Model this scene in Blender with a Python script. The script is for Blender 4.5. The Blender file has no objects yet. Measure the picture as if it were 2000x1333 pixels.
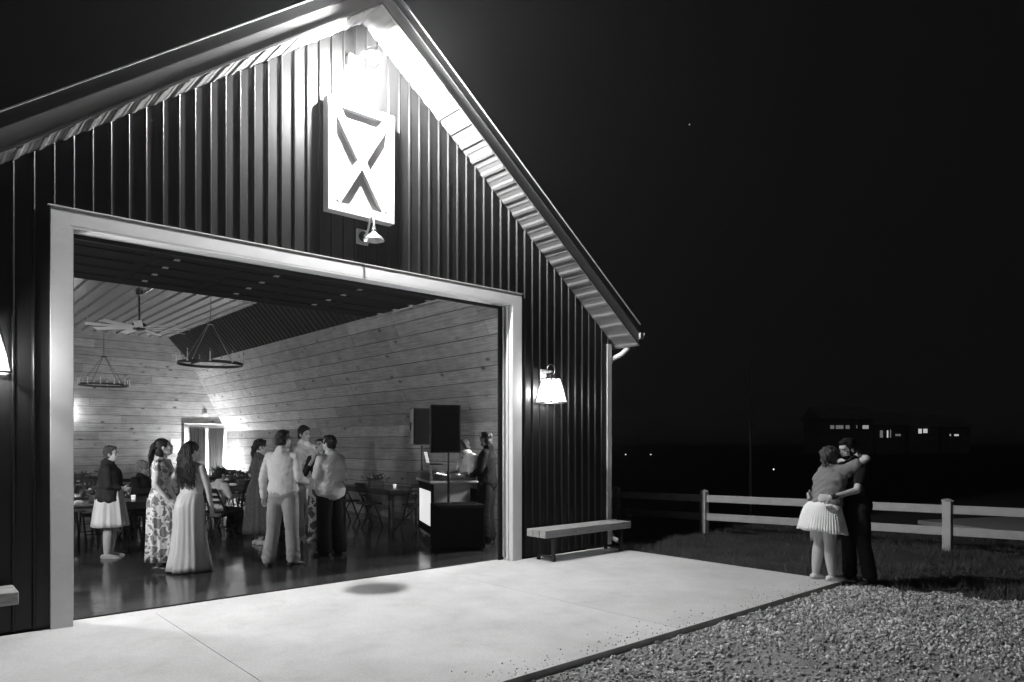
import bpy, math, random
import numpy as np
from mathutils import Vector, Matrix, noise

# ------------------------------------------------------------------ camera, world, exposure
random.seed(7); np.random.seed(7)
V = Vector
scene = bpy.context.scene
COL = scene.collection
YAW = math.radians(48.6)                    # heading of the lens, measured from the facade direction (+x)
CAMY, EYE = -7.38, 1.65
FW = V((math.cos(YAW), math.sin(YAW), 0)); RT = V((math.sin(YAW), -math.cos(YAW), 0))
cam_d = bpy.data.cameras.new('camera'); cam = bpy.data.objects.new('camera', cam_d); COL.objects.link(cam)
cam.location = (0, CAMY, EYE); cam.rotation_euler = (math.radians(90), 0, YAW - math.radians(90))
cam_d.sensor_width = 36; cam_d.lens = 36 * 1370 / 2000; cam_d.shift_y = 0.0998
cam_d.clip_start = 0.05; cam_d.clip_end = 6000
scene.camera = cam
world = bpy.data.worlds.new('World'); scene.world = world; world.use_nodes = True
wn = world.node_tree.nodes; wl = world.node_tree.links
bg = wn['Background']; sky = wn.new('ShaderNodeTexSky'); sky.sky_type = 'NISHITA'; sky.sun_disc = False
sky.sun_elevation = math.radians(-6); sky.sun_rotation = math.radians(200)
bw = wn.new('ShaderNodeRGBToBW'); mx = wn.new('ShaderNodeMath'); mx.operation = 'ADD'; mx.inputs[1].default_value = 0.052
wl.new(sky.outputs[0], bw.inputs[0]); wl.new(bw.outputs[0], mx.inputs[0]); wl.new(mx.outputs[0], bg.inputs[0])
bg.inputs[1].default_value = 0.07
scene.view_settings.view_transform = 'Standard'; scene.view_settings.look = 'None'
scene.view_settings.exposure = 0.0; scene.view_settings.gamma = 1

FLOOD, SC_END, SC_SIDE, SC_FILL, SC_RIGHT, UPL = 13500, 160, 1550, 1000, 1000, 6500      # lamp strengths

def px(u, d):
    """horizontal position of the point d metres deep on pixel column u"""
    p = FW * d + RT * ((u - 1000) / 1370 * d); return p.x, p.y + CAMY

# ------------------------------------------------------------------ materials (the photograph is black and white)
MATS = {}
def mat(name, g, rough=0.6, metal=0.0, var=0.0, vscale=8.0, bump=0.0, bscale=60.0, emit=0.0, spec=0.5, stretch=(1, 1, 1), attr=None, rvar=0.0, trans=0.0):
    if name in MATS: return MATS[name]
    m = bpy.data.materials.new(name); m.use_nodes = True; MATS[name] = m
    nt = m.node_tree; N = nt.nodes; L = nt.links; b = N['Principled BSDF']
    b.inputs['Base Color'].default_value = (g, g, g, 1); b.inputs['Roughness'].default_value = rough
    b.inputs['Metallic'].default_value = metal; b.inputs['Specular IOR Level'].default_value = spec
    if trans: b.inputs['Transmission Weight'].default_value = trans
    if emit:
        b.inputs['Emission Color'].default_value = (1, 1, 1, 1); b.inputs['Emission Strength'].default_value = emit
    tc = N.new('ShaderNodeTexCoord'); mp = N.new('ShaderNodeMapping'); mp.inputs['Scale'].default_value = stretch
    L.new(tc.outputs['Object'], mp.inputs[0])
    if var or rvar:
        n = N.new('ShaderNodeTexNoise'); n.inputs['Scale'].default_value = vscale; n.inputs['Detail'].default_value = 8; n.inputs['Roughness'].default_value = 0.62
        L.new(mp.outputs[0], n.inputs[0])
        if var:
            r = N.new('ShaderNodeMapRange'); r.inputs[1].default_value = 0.25; r.inputs[2].default_value = 0.75
            r.inputs[3].default_value = g * (1 - var); r.inputs[4].default_value = g * (1 + var)
            L.new(n.outputs[0], r.inputs[0]); col = r.outputs[0]
            if attr:
                a = N.new('ShaderNodeAttribute'); a.attribute_name = attr
                mm = N.new('ShaderNodeMath'); mm.operation = 'MULTIPLY'; L.new(col, mm.inputs[0]); L.new(a.outputs['Fac'], mm.inputs[1]); col = mm.outputs[0]
            L.new(col, b.inputs['Base Color'])
        if rvar:
            r2 = N.new('ShaderNodeMapRange'); r2.inputs[1].default_value = 0.3; r2.inputs[2].default_value = 0.7
            r2.inputs[3].default_value = max(.02, rough - rvar); r2.inputs[4].default_value = rough + rvar
            L.new(n.outputs[0], r2.inputs[0]); L.new(r2.outputs[0], b.inputs['Roughness'])
    if bump:
        n2 = N.new('ShaderNodeTexNoise'); n2.inputs['Scale'].default_value = bscale; n2.inputs['Detail'].default_value = 5
        L.new(mp.outputs[0], n2.inputs[0]); bp = N.new('ShaderNodeBump'); bp.inputs['Strength'].default_value = min(1, bump); bp.inputs['Distance'].default_value = 0.01 * max(1, bump)
        L.new(n2.outputs[0], bp.inputs['Height']); L.new(bp.outputs[0], b.inputs['Normal'])
    return m

def nodes_of(m):
    nt = m.node_tree; return nt.nodes, nt.links, nt.nodes['Principled BSDF']

def ramp(N, stops, interp='LINEAR'):
    r = N.new('ShaderNodeValToRGB'); r.color_ramp.interpolation = interp; e = r.color_ramp.elements
    while len(e) < len(stops): e.new(0.5)
    for i, (p, g) in enumerate(stops): e[i].position = p; e[i].color = (g, g, g, 1)
    return r

M_siding = mat('dark_siding', 0.008, 0.40, 0, 0.25, 3, 0.5, 4, stretch=(1, 1, .25), spec=0.4)
M_white = mat('white_trim', 0.66, 0.45, 0, 0.06, 5, 0.1, 30)
M_soffit = mat('soffit_metal', 0.22, 0.5, 0, 0.08, 4)
M_fascia = mat('fascia_metal', 0.55, 0.4, 0, 0.06, 4)
M_roof = mat('roof_metal', 0.05, 0.45, 0, 0.2, 4)
M_black = mat('black_rubber', 0.012, 0.7, spec=0.2)
M_iron = mat('black_iron', 0.02, 0.45, 0.2)
M_dullblack = mat('speaker_black', 0.007, 0.8, 0, 0.3, 90, 0.5, 400, spec=0.08)
M_chair = mat('chair_black_wood', 0.02, 0.42, 0, 0.3, 20)
M_darkwood = mat('dark_table_wood', 0.08, 0.2, 0, 0.4, 6, 0.2, 40, stretch=(1, 8, 8))
M_bench = mat('bench_wood', 0.30, 0.55, 0, 0.35, 5, 0.3, 40, stretch=(1, 9, 9))
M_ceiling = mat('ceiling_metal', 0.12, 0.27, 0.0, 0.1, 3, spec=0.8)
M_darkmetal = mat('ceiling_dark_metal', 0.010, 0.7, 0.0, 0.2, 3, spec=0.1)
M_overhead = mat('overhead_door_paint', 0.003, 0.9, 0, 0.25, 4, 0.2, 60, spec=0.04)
M_steel = mat('galvanised_steel', 0.45, 0.35, 0.8, 0.15, 20)
M_fence = mat('fence_vinyl', 0.50, 0.5, 0, 0.14, 5)
M_skin = mat('skin', 0.44, 0.5, 0, 0.08, 12, 0.15, 120)
M_skind = mat('skin_tan', 0.22, 0.5, 0, 0.08, 12, 0.15, 120)
M_hair = mat('dark_hair', 0.010, 0.5, 0, 0.5, 60, 0.8, 150, stretch=(1, 1, .2), spec=.25)
M_hairg = mat('grey_hair', 0.30, 0.5, 0, 0.45, 60, 0.8, 150, stretch=(1, 1, .3))
M_hairm = mat('brown_hair', 0.05, 0.45, 0, 0.8, 90, 1.0, 160, stretch=(1, 1, .3), spec=.35)
M_cloth_w = mat('white_cotton', 0.78, 0.8, 0, 0.06, 10, 0.3, 90)
M_cloth_l = mat('light_cotton', 0.62, 0.85, 0, 0.06, 10, 0.3, 90)
M_cloth_k = mat('khaki_cotton', 0.30, 0.85, 0, 0.1, 8, 0.4, 90)
M_cloth_g = mat('grey_cotton', 0.17, 0.9, 0, 0.1, 8, 0.3, 90)
M_cloth_d = mat('dark_cotton', 0.011, 0.9, 0, 0.2, 10, 0.3, 90, spec=0.1)
M_cloth_n = mat('charcoal_cotton', 0.020, 0.85, 0, 0.2, 10, 0.3, 90, spec=0.15)
M_satin = mat('satin', 0.52, 0.42, 0, 0.05, 5, 0.2, 30)
M_shoe_w = mat('white_leather', 0.65, 0.5, 0, 0.08, 20)
M_shoe_d = mat('dark_leather', 0.02, 0.4, 0, 0.2, 20)
M_feature = mat('dark_feature', 0.03, 0.5)
M_gold = mat('watch_metal', 0.5, 0.25, 0.9)
M_leaf = mat('leaf_grey', 0.07, 0.6, 0, 0.5, 30)
M_flower = mat('pale_petals', 0.5, 0.7, 0, 0.2, 30)
M_glasscup = mat('votive_glass', 0.85, 0.2, emit=0.5)
M_lit = mat('lit_glass', 0.9, 0.3, emit=0.8)
M_lit.node_tree.nodes['Principled BSDF'].inputs['Alpha'].default_value = 0.3
M_boxlit = mat('lit_screen', 0.8, 0.5, emit=0.75)

# plank wood: tone per board, stretched grain, knots
M_plank = mat('pine_planks', 0.37, 0.6, 0, 0.22, 3.5, 0.25, 60, attr='tone')
N, L, b = nodes_of(M_plank)
base_out = b.inputs['Base Color'].links[0].from_socket
uvn = N.new('ShaderNodeUVMap'); uvn.uv_map = 'board'
mp2 = N.new('ShaderNodeMapping'); mp2.inputs['Scale'].default_value = (1.2, 26, 1); L.new(uvn.outputs[0], mp2.inputs[0])
gn = N.new('ShaderNodeTexNoise'); gn.inputs['Scale'].default_value = 1.5; gn.inputs['Detail'].default_value = 6; gn.inputs['Distortion'].default_value = 0.8; L.new(mp2.outputs[0], gn.inputs[0])
gr = ramp(N, [(0.3, 0.62), (0.7, 1.15)]); L.new(gn.outputs[0], gr.inputs[0])
mp3 = N.new('ShaderNodeMapping'); mp3.inputs['Scale'].default_value = (1.7, 2.9, 1); L.new(uvn.outputs[0], mp3.inputs[0])
vo = N.new('ShaderNodeTexVoronoi'); vo.inputs['Scale'].default_value = 1.25; L.new(mp3.outputs[0], vo.inputs[0])
kr = ramp(N, [(0.0, 0.10), (0.06, 0.2), (0.11, 0.62), (0.2, 1.0)]); L.new(vo.outputs['Distance'], kr.inputs[0])
# only some cells carry a knot
cm = N.new('ShaderNodeMath'); cm.operation = 'GREATER_THAN'; cm.inputs[1].default_value = 0.34; L.new(vo.outputs['Color'], cm.inputs[0])
km = N.new('ShaderNodeMix'); km.data_type = 'RGBA'; km.inputs[6].default_value = (1, 1, 1, 1); L.new(cm.outputs[0], km.inputs[0]); L.new(kr.outputs[0], km.inputs[7])
m1 = N.new('ShaderNodeMix'); m1.data_type = 'RGBA'; m1.blend_type = 'MULTIPLY'; m1.inputs[0].default_value = 1; L.new(base_out, m1.inputs[6]); L.new(gr.outputs[0], m1.inputs[7])
m2 = N.new('ShaderNodeMix'); m2.data_type = 'RGBA'; m2.blend_type = 'MULTIPLY'; m2.inputs[0].default_value = 1; L.new(m1.outputs[2], m2.inputs[6]); L.new(km.outputs[2], m2.inputs[7])
L.new(m2.outputs[2], b.inputs['Base Color'])

# concrete pad and polished floor
M_pad = mat('pale_concrete', 0.56, 0.85, 0, 0.15, 1.1, 0.35, 150)
N, L, b = nodes_of(M_pad)
src = b.inputs['Base Color'].links[0].from_socket
tc = N.new('ShaderNodeTexCoord')
n3 = N.new('ShaderNodeTexNoise'); n3.inputs['Scale'].default_value = 55; n3.inputs['Detail'].default_value = 6; L.new(tc.outputs['Object'], n3.inputs[0])
r3 = ramp(N, [(0.3, 0.88), (0.7, 1.06)]); L.new(n3.outputs[0], r3.inputs[0])
n4 = N.new('ShaderNodeTexVoronoi'); n4.inputs['Scale'].default_value = 2.1; L.new(tc.outputs['Object'], n4.inputs[0])
n5 = N.new('ShaderNodeTexNoise'); n5.inputs['Scale'].default_value = 2.6; n5.inputs['Detail'].default_value = 9; n5.inputs['Roughness'].default_value = .7; n5.inputs['Distortion'].default_value = 0.2; L.new(tc.outputs['Object'], n5.inputs[0])
r5 = ramp(N, [(0.32, 0.86), (0.48, 0.97), (0.7, 1.0)]); L.new(n5.outputs[0], r5.inputs[0])
r4 = ramp(N, [(0.0, 0.35), (0.012, 0.6), (0.022, 1.0)]); L.new(n4.outputs['Distance'], r4.inputs[0])
mA = N.new('ShaderNodeMix'); mA.data_type = 'RGBA'; mA.blend_type = 'MULTIPLY'; mA.inputs[0].default_value = 1; L.new(src, mA.inputs[6]); L.new(r3.outputs[0], mA.inputs[7])
mB = N.new('ShaderNodeMix'); mB.data_type = 'RGBA'; mB.blend_type = 'MULTIPLY'; mB.inputs[0].default_value = 1; L.new(mA.outputs[2], mB.inputs[6]); L.new(r4.outputs[0], mB.inputs[7])
mC = N.new('ShaderNodeMix'); mC.data_type = 'RGBA'; mC.blend_type = 'MULTIPLY'; mC.inputs[0].default_value = 1; L.new(mB.outputs[2], mC.inputs[6]); L.new(r5.outputs[0], mC.inputs[7])
L.new(mC.outputs[2], b.inputs['Base Color'])
M_floor = mat('polished_concrete', 0.04, 0.15, 0, 0.45, 1.6, 0.12, 7, rvar=0.07, spec=0.6)
M_dirt = mat('gravel_dust', 0.25, 0.95, 0, 0.3, 2.2, 1.0, 90)
M_stone = mat('gravel_stone', 0.42, 0.9, 0, 0.45, 14, 0.5, 120, attr='tone')
M_turf = mat('dark_turf', 0.03, 0.95, 0, 0.5, 3, 1.0, 60)
M_blade = mat('grass_blades', 0.075, 0.7, 0, 0.5, 5)

def pattern(name, kind, g0, g1, sc):
    m = mat(name, g0, 0.75); N, L, b = nodes_of(m); tc = N.new('ShaderNodeTexCoord')
    if kind == 'floral':
        no = N.new('ShaderNodeTexNoise'); no.inputs['Scale'].default_value = sc * 1.4; L.new(tc.outputs['Object'], no.inputs[0])
        mi = N.new('ShaderNodeMix'); mi.data_type = 'RGBA'; mi.inputs[0].default_value = 0.12; L.new(tc.outputs['Object'], mi.inputs[6]); L.new(no.outputs['Color'], mi.inputs[7])
        v = N.new('ShaderNodeTexVoronoi'); v.feature = 'DISTANCE_TO_EDGE'; v.inputs['Scale'].default_value = sc; L.new(mi.outputs[2], v.inputs[0])
        r = ramp(N, [(0.0, g1), (0.09, g1), (0.12, g0), (0.3, g0 * 1.5)]); L.new(v.outputs[0], r.inputs[0])
    elif kind == 'check':
        v = N.new('ShaderNodeTexChecker'); v.inputs['Scale'].default_value = sc; L.new(tc.outputs['Object'], v.inputs[0])
        r = ramp(N, [(0.0, g0), (1.0, g1)]); L.new(v.outputs['Fac'], r.inputs[0])
    else:
        v = N.new('ShaderNodeTexVoronoi'); v.inputs['Scale'].default_value = sc; L.new(tc.outputs['Object'], v.inputs[0])
        r = ramp(N, [(0.0, g1), (0.22, g1), (0.32, g0)]); L.new(v.outputs[0], r.inputs[0])
    L.new(r.outputs[0], b.inputs['Base Color']); return m
M_floral = pattern('floral_fabric', 'floral', 0.13, 0.62, 9)
M_dfloral = pattern('dark_floral_fabric', 'floral', 0.02, 0.3, 7)
M_ging = pattern('gingham_fabric', 'check', 0.48, 0.78, 95)
M_spot = pattern('speckled_fabric', 'spot', 0.05, 0.17, 55)
M_screen = pattern('laptop_picture', 'check', 0.02, 0.9, 22)
Ns, Ls, bs = nodes_of(M_screen); bs.inputs['Emission Strength'].default_value = 1.1
Ls.new(bs.inputs['Base Color'].links[0].from_socket, bs.inputs['Emission Color'])
M_wave = mat('curtain_cloth', 0.015, 0.9, 0, 0.3, 6)

# ------------------------------------------------------------------ mesh helpers
class MB:
    def __init__(s): s.v = []; s.f = []; s.tone = []
    def add(s, vs, fs, tone=1.0):
        o = len(s.v); s.v += [tuple(v) for v in vs]; s.f += [tuple(i + o for i in f) for f in fs]; s.tone += [tone] * len(fs); return s
    def box(s, x0, x1, y0, y1, z0, z1, M=None, tone=1.0, bev=0.0):
        if bev > 0:
            b = bev; vs = []; 
            c = [(x0, x1), (y0, y1), (z0, z1)]
            for i in (0, 1):
                for j in (0, 1):
                    for k in (0, 1):
                        p = [c[0][i], c[1][j], c[2][k]]; sg = [1 - 2 * i, 1 - 2 * j, 1 - 2 * k]
                        for a in range(3):
                            q = [p[t] + (0 if t == a else sg[t] * b) for t in range(3)]; vs.append(q)
            idx = lambda i, j, k, a: ((i * 2 + j) * 2 + k) * 3 + a
            fs = []
            for a in range(3):
                for e in (0, 1):
                    o = [t for t in range(3) if t != a]
                    q = []
                    for (m, n) in ((0, 0), (1, 0), (1, 1), (0, 1)):
                        t = [0, 0, 0]; t[a] = e; t[o[0]] = m; t[o[1]] = n; q.append(idx(t[0], t[1], t[2], a))
                    fs.append(q)
            for a in range(3):            # edges along a
                o = [t for t in range(3) if t != a]
                for m in (0, 1):
                    for n in (0, 1):
                        t0 = [0, 0, 0]; t0[o[0]] = m; t0[o[1]] = n; t1 = list(t0); t1[a] = 1
                        fs.append([idx(*t0, o[0]), idx(*t0, o[1]), idx(*t1, o[1]), idx(*t1, o[0])])
            for i in (0, 1):
                for j in (0, 1):
                    for k in (0, 1): fs.append([idx(i, j, k, 0), idx(i, j, k, 1), idx(i, j, k, 2)])
        else:
            vs = [(x, y, z) for x in (x0, x1) for y in (y0, y1) for z in (z0, z1)]
            fs = [(0, 1, 3, 2), (4, 6, 7, 5), (0, 4, 5, 1), (2, 3, 7, 6), (0, 2, 6, 4), (1, 5, 7, 3)]
        if M is not None: vs = [M @ V(v) for v in vs]
        return s.add(vs, fs, tone)
    def rings(s, rs, cap=True, tone=1.0):
        n = len(rs[0]); vs = [p for r in rs for p in r]; fs = []
        for i in range(len(rs) - 1):
            for j in range(n):
                k = (j + 1) % n; fs.append((i * n + j, i * n + k, (i + 1) * n + k, (i + 1) * n + j))
        if cap: fs.append(tuple(range(n - 1, -1, -1))); fs.append(tuple((len(rs) - 1) * n + j for j in range(n)))
        return s.add(vs, fs, tone)
    def loft(s, st, n=20, dome=True):
        """st: list of (centre, side, front, a, b)"""
        rs = []
        def ring(c, u, w, a, b): return [c + u * (a * math.cos(t)) + w * (b * math.sin(t)) for t in (2 * math.pi * k / n for k in range(n))]
        if dome:
            c, u, w, a, b = st[0]; ax = (st[0][0] - st[1][0]).normalized(); m = min(a, b)
            for t in (80, 55, 28): rs.append(ring(c + ax * (m * math.sin(math.radians(t))), u, w, a * math.cos(math.radians(t)), b * math.cos(math.radians(t))))
        for q in st: rs.append(ring(*q))
        if dome:
            c, u, w, a, b = st[-1]; ax = (st[-1][0] - st[-2][0]).normalized(); m = min(a, b)
            for t in (28, 55, 80): rs.append(ring(c + ax * (m * math.sin(math.radians(t))), u, w, a * math.cos(math.radians(t)), b * math.cos(math.radians(t))))
        return s.rings(rs)
    def seg(s, p0, p1, radii, n=14, flat=1.0, side=None):
        p0 = V(p0); p1 = V(p1); d = (p1 - p0).normalized()
        u = V(side) if side is not None else (V((1, 0, 0)) if abs(d.x) < .9 else V((0, 1, 0)))
        w = d.cross(u).normalized(); u = w.cross(d).normalized(); m = len(radii) - 1
        return s.loft([(p0.lerp(p1, i / m), u, w, r, r * flat) for i, r in enumerate(radii)], n)
    def tube(s, pts, r, n=8, r1=None):
        pts = [V(p) for p in pts]; rs = []; pu = None; m = len(pts) - 1
        for i, p in enumerate(pts):
            d = (pts[min(i + 1, m)] - pts[max(i - 1, 0)]).normalized()
            if pu is None: pu = V((0, 0, 1)) if abs(d.z) < .9 else V((1, 0, 0))
            w = d.cross(pu).normalized(); u = w.cross(d).normalized(); pu = u
            rr = r if r1 is None else r + (r1 - r) * i / m
            rs.append([p + u * (rr * math.cos(t)) + w * (rr * math.sin(t)) for t in (2 * math.pi * k / n for k in range(n))])
        return s.rings(rs)
    def ell(s, c, r, M=None, nu=16, nv=10):
        c = V(c); rs = []
        for i in range(nv + 1):
            t = math.pi * (0.02 + 0.96 * i / nv)
            ring = [V((r[0] * math.sin(t) * math.cos(p), r[1] * math.sin(t) * math.sin(p), r[2] * math.cos(t))) for p in (2 * math.pi * k / nu for k in range(nu))]
            rs.append([(M @ q if M else q) + c for q in ring])
        return s.rings(rs)
    def lathe(s, prof, c=(0, 0, 0), n=24, cap=True):
        c = V(c); return s.rings([[c + V((r * math.cos(t), r * math.sin(t), z)) for t in (2 * math.pi * k / n for k in range(n))] for r, z in prof], cap)
    def mesh(s, name):
        me = bpy.data.meshes.new(name); me.from_pydata(s.v, [], s.f); me.update(); return me
    def build(s, name, m, parent=None, smooth=False, auto=None, uv=None, tone=False):
        me = s.mesh(name); return link(name, me, m, parent, smooth, tone=s.tone if tone else None)

def fixn(me):
    import bmesh
    bm = bmesh.new(); bm.from_mesh(me); bmesh.ops.recalc_face_normals(bm, faces=bm.faces); bm.to_mesh(me); bm.free()

def link(name, me, m, parent=None, smooth=False, tone=None):
    fixn(me)
    o = bpy.data.objects.new(name, me); COL.objects.link(o)
    me.materials.append(m)
    if smooth is True: me.polygons.foreach_set('use_smooth', [True] * len(me.polygons))
    elif smooth:
        me.polygons.foreach_set('use_smooth', [True] * len(me.polygons)); me.set_sharp_from_angle(angle=math.radians(smooth))
    if tone is not None:
        a = me.attributes.new('tone', 'FLOAT', 'FACE'); a.data.foreach_set('value', tone)
    if parent is not None: o.parent = parent
    return o

def thing(name, label, cat, loc=(0, 0, 0), rz=0.0, group=None):
    o = bpy.data.objects.new(name, None); o.empty_display_size = 0.2; COL.objects.link(o)
    o.location = loc; o.rotation_euler = (0, 0, rz); o['label'] = label; o['category'] = cat
    if group: o['group'] = group
    return o
def tag(o, label, cat, group=None):
    o['label'] = label; o['category'] = cat
    if group: o['group'] = group
    return o
def struct(o, kind='structure'): o['kind'] = kind; return o
def dup(root, loc, rz, label=None, group=None):
    r = root.copy(); COL.objects.link(r); r.location = loc; r.rotation_euler = (0, 0, rz)
    if label: r['label'] = label
    if group: r['group'] = group
    for ch in list(root.children):
        c = ch.copy(); COL.objects.link(c); c.parent = r
        for g in list(ch.children):
            d = g.copy(); COL.objects.link(d); d.parent = c
    return r

def fuse(mb, voxel, smooth=1, disp=None):
    me = mb.mesh('tmp'); fixn(me)
    o = bpy.data.objects.new('tmp', me); COL.objects.link(o)
    r = o.modifiers.new('r', 'REMESH'); r.mode = 'VOXEL'; r.voxel_size = voxel; r.adaptivity = 0
    if smooth:
        sm = o.modifiers.new('s', 'SMOOTH'); sm.factor = 0.5; sm.iterations = smooth
    dg = bpy.context.evaluated_depsgraph_get(); ev = o.evaluated_get(dg); new = bpy.data.meshes.new_from_object(ev)
    bpy.data.objects.remove(o); bpy.data.meshes.remove(me)
    if disp:
        n = len(new.vertices); co = np.empty(n * 3, 'f'); no = np.empty(n * 3, 'f')
        new.vertices.foreach_get('co', co); new.vertices.foreach_get('normal', no); co = co.reshape(-1, 3); no = no.reshape(-1, 3)
        d = disp(co, no); co = co + no * d[:, None]; new.vertices.foreach_set('co', co.ravel().astype('f')); new.update()
    return new

def wob(co, f, ph, ax=(1, 1, 1)):
    x, y, z = co[:, 0] * f * ax[0], co[:, 1] * f * ax[1], co[:, 2] * f * ax[2]
    return (np.sin(x * 1.0 + 1.7 * np.sin(y * .83 + ph) + ph) * np.sin(z + 1.9 * np.sin(x * .71 + ph * 1.3)) + .5 * np.sin(y * 1.9 + 1.3 * np.sin(z * 1.37 + ph) + 2 * ph))
# ================================================================== THE BARN
APX, SLP = 4.15, 0.745                     # ridge line x, roof pitch
def roof_z(x, z0=6.62): return z0 - SLP * abs(x - APX)          # underside of the overhang
XL, XR = 2 * APX - 8.58, 8.58
DX0, DX1, DZ = 1.19, 6.50, 3.60            # door opening
barn = thing('barn', 'dark ribbed metal barn with a lit gable and a wide open overhead doorway', 'barn')
END = 16.4

# front siding, one folded sheet
P = 0.1493; mb = MB(); x = 0.7703 - P * 8
prof = [(0.0, 0.0), (0.060, 0.0), (0.1195, 0.0), (0.128, 0.022), (0.132, 0.0245), (0.137, 0.0245), (0.141, 0.022), (P, 0.0)]
off = 0.1343
def zr(xx): return roof_z(xx) - 0.015
while x < XR:
    for (u0, h0), (u1, h1) in zip(prof[:-1], prof[1:]):
        a, c = x + u0 - off, x + u1 - off
        if c <= XL or a >= XR: continue
        a2, c2 = max(a, XL), min(c, XR)
        lo = DZ + 0.1 if (a2 + c2) / 2 > DX0 - .1 and (a2 + c2) / 2 < DX1 + .1 else 0.03
        mb.add([(a2, -h0, lo), (c2, -h1, lo), (c2, -h1, zr(c2)), (a2, -h0, zr(a2))], [(0, 1, 2, 3)])
    x += P
mb.build('front_siding', M_siding, barn)
# other outer walls
mb = MB(); EY = END + 0.2
yy = 0.0; 
prof2 = [(0.0, 0.0), (0.1165, 0.0), (0.128, 0.02), (0.140, 0.02), (P, 0.0)]
for X, sg in ((XR, 1), (XL, -1)):
    yy = 0.0
    while yy < EY:
        for (u0, h0), (u1, h1) in zip(prof2[:-1], prof2[1:]):
            mb.add([(X + sg * h0, yy + u0, 0), (X + sg * h1, yy + u1, 0), (X + sg * h1, yy + u1, zr(XR)), (X + sg * h0, yy + u0, zr(XR))], [(0, 1, 2, 3)])
        yy += P
    mb.build('side_siding', M_siding, barn)
mb = MB()
mb.add([(XL, EY, 0), (XR, EY, 0), (XR, EY, zr(XR)), (APX, EY, zr(APX)), (XL, EY, zr(XL))], [(0, 1, 2, 3, 4)])
mb.build('rear_siding', M_siding, barn)
# inner lining behind the front wall so that no light leaks
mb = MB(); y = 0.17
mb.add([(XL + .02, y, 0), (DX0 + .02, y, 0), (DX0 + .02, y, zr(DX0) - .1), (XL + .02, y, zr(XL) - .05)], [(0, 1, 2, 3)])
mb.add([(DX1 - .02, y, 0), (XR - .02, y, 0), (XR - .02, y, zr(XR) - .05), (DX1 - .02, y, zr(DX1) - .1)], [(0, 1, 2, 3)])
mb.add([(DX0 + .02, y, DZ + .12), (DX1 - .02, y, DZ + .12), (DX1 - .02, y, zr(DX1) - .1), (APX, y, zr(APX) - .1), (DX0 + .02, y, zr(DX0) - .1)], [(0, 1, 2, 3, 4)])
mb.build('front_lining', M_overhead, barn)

# roof
OV, EV = 0.445, 0.19
xe = XR + EV; xl = XL - EV
def ovy(x, y): return y + .145 * max(0, (APX - x) / (APX - xl)) if y < -.3 else y
def slab_pts(x0, x1, lift0, lift1, y0, y1):
    ya, yb = ovy(x0, y0), ovy(x1, y0); y1_ = y1; y1a, y1b = ovy(x0, y1), ovy(x1, y1)
    return [(x0, ya, roof_z(x0) + lift0), (x1, yb, roof_z(x1) + lift0), (x1, y1b, roof_z(x1) + lift0), (x0, y1a, roof_z(x0) + lift0),
            (x0, ya, roof_z(x0) + lift1), (x1, yb, roof_z(x1) + lift1), (x1, y1b, roof_z(x1) + lift1), (x0, y1a, roof_z(x0) + lift1)]
BOXF = [(0, 3, 2, 1), (4, 5, 6, 7), (0, 1, 5, 4), (1, 2, 6, 5), (2, 3, 7, 6), (3, 0, 4, 7)]
rf = MB()
for a, c in ((xl, APX), (APX, xe)): rf.add(slab_pts(a, c, 0.20, 0.325, -OV - 0.02, EY + OV), BOXF)
roof = rf.build('roof', M_roof, barn)
# rib standing on the roof and drip edge line
mb = MB()
for a, c in ((xl, APX), (APX, xe)): mb.add(slab_pts(a, c, 0.327, 0.341, -OV - 0.035, -OV + 0.03), BOXF)
mb.build('rake_flashing', M_fascia, barn)
mb = MB()
for a, c in ((xl, APX), (APX, xe)): mb.add(slab_pts(a, c, 0.0, 0.197, -OV, -OV + 0.03), BOXF)
mb.build('fascia', M_fascia, barn)
mb = MB()
for a, c in ((xl, APX), (APX, xe)): mb.add(slab_pts(a, c, -0.004, 0.024, -OV - 0.012, -OV - 0.001), BOXF)
mb.build('fascia_lip', M_soffit, barn)
# corrugated soffit under the gable overhang: folds run from the wall to the fascia
def soffit(x0, x1):
    mb = MB(); n = int(abs(x1 - x0) * math.hypot(1, SLP) / 0.229 + .5); k = 0
    L_ = (x1 - x0) / n
    pr = [(0, -.0), (.22, -.0), (.26, .004), (.34, .004), (.38, 0), (.66, -.0), (.74, .016), (.90, .016), (1.0, 0)]
    for i in range(n):
        for (u0, h0), (u1, h1) in zip(pr[:-1], pr[1:]):
            a = x0 + (i + u0) * L_; c = x0 + (i + u1) * L_
            mb.add([(a, ovy(a, -OV) + .001, roof_z(a) - .004 - h0), (c, ovy(c, -OV) + .001, roof_z(c) - .004 - h1), (c, -.002, roof_z(c) - .004 - h1), (a, -.002, roof_z(a) - .004 - h0)], [(0, 1, 2, 3)])
    return mb
mb = soffit(xl, APX - .002); s2 = soffit(APX + .002, xe); mb.add(s2.v, s2.f)
sf = mb.build('gable_soffit', M_soffit, barn)
for a, c in ((XR + .03, xe), (xl, XL - .03)):
    mb = MB(); mb.add(slab_pts(a, c, -0.012, 0.19, 0.0, EY), BOXF); mb.build('eave_soffit', M_soffit, barn)
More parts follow.
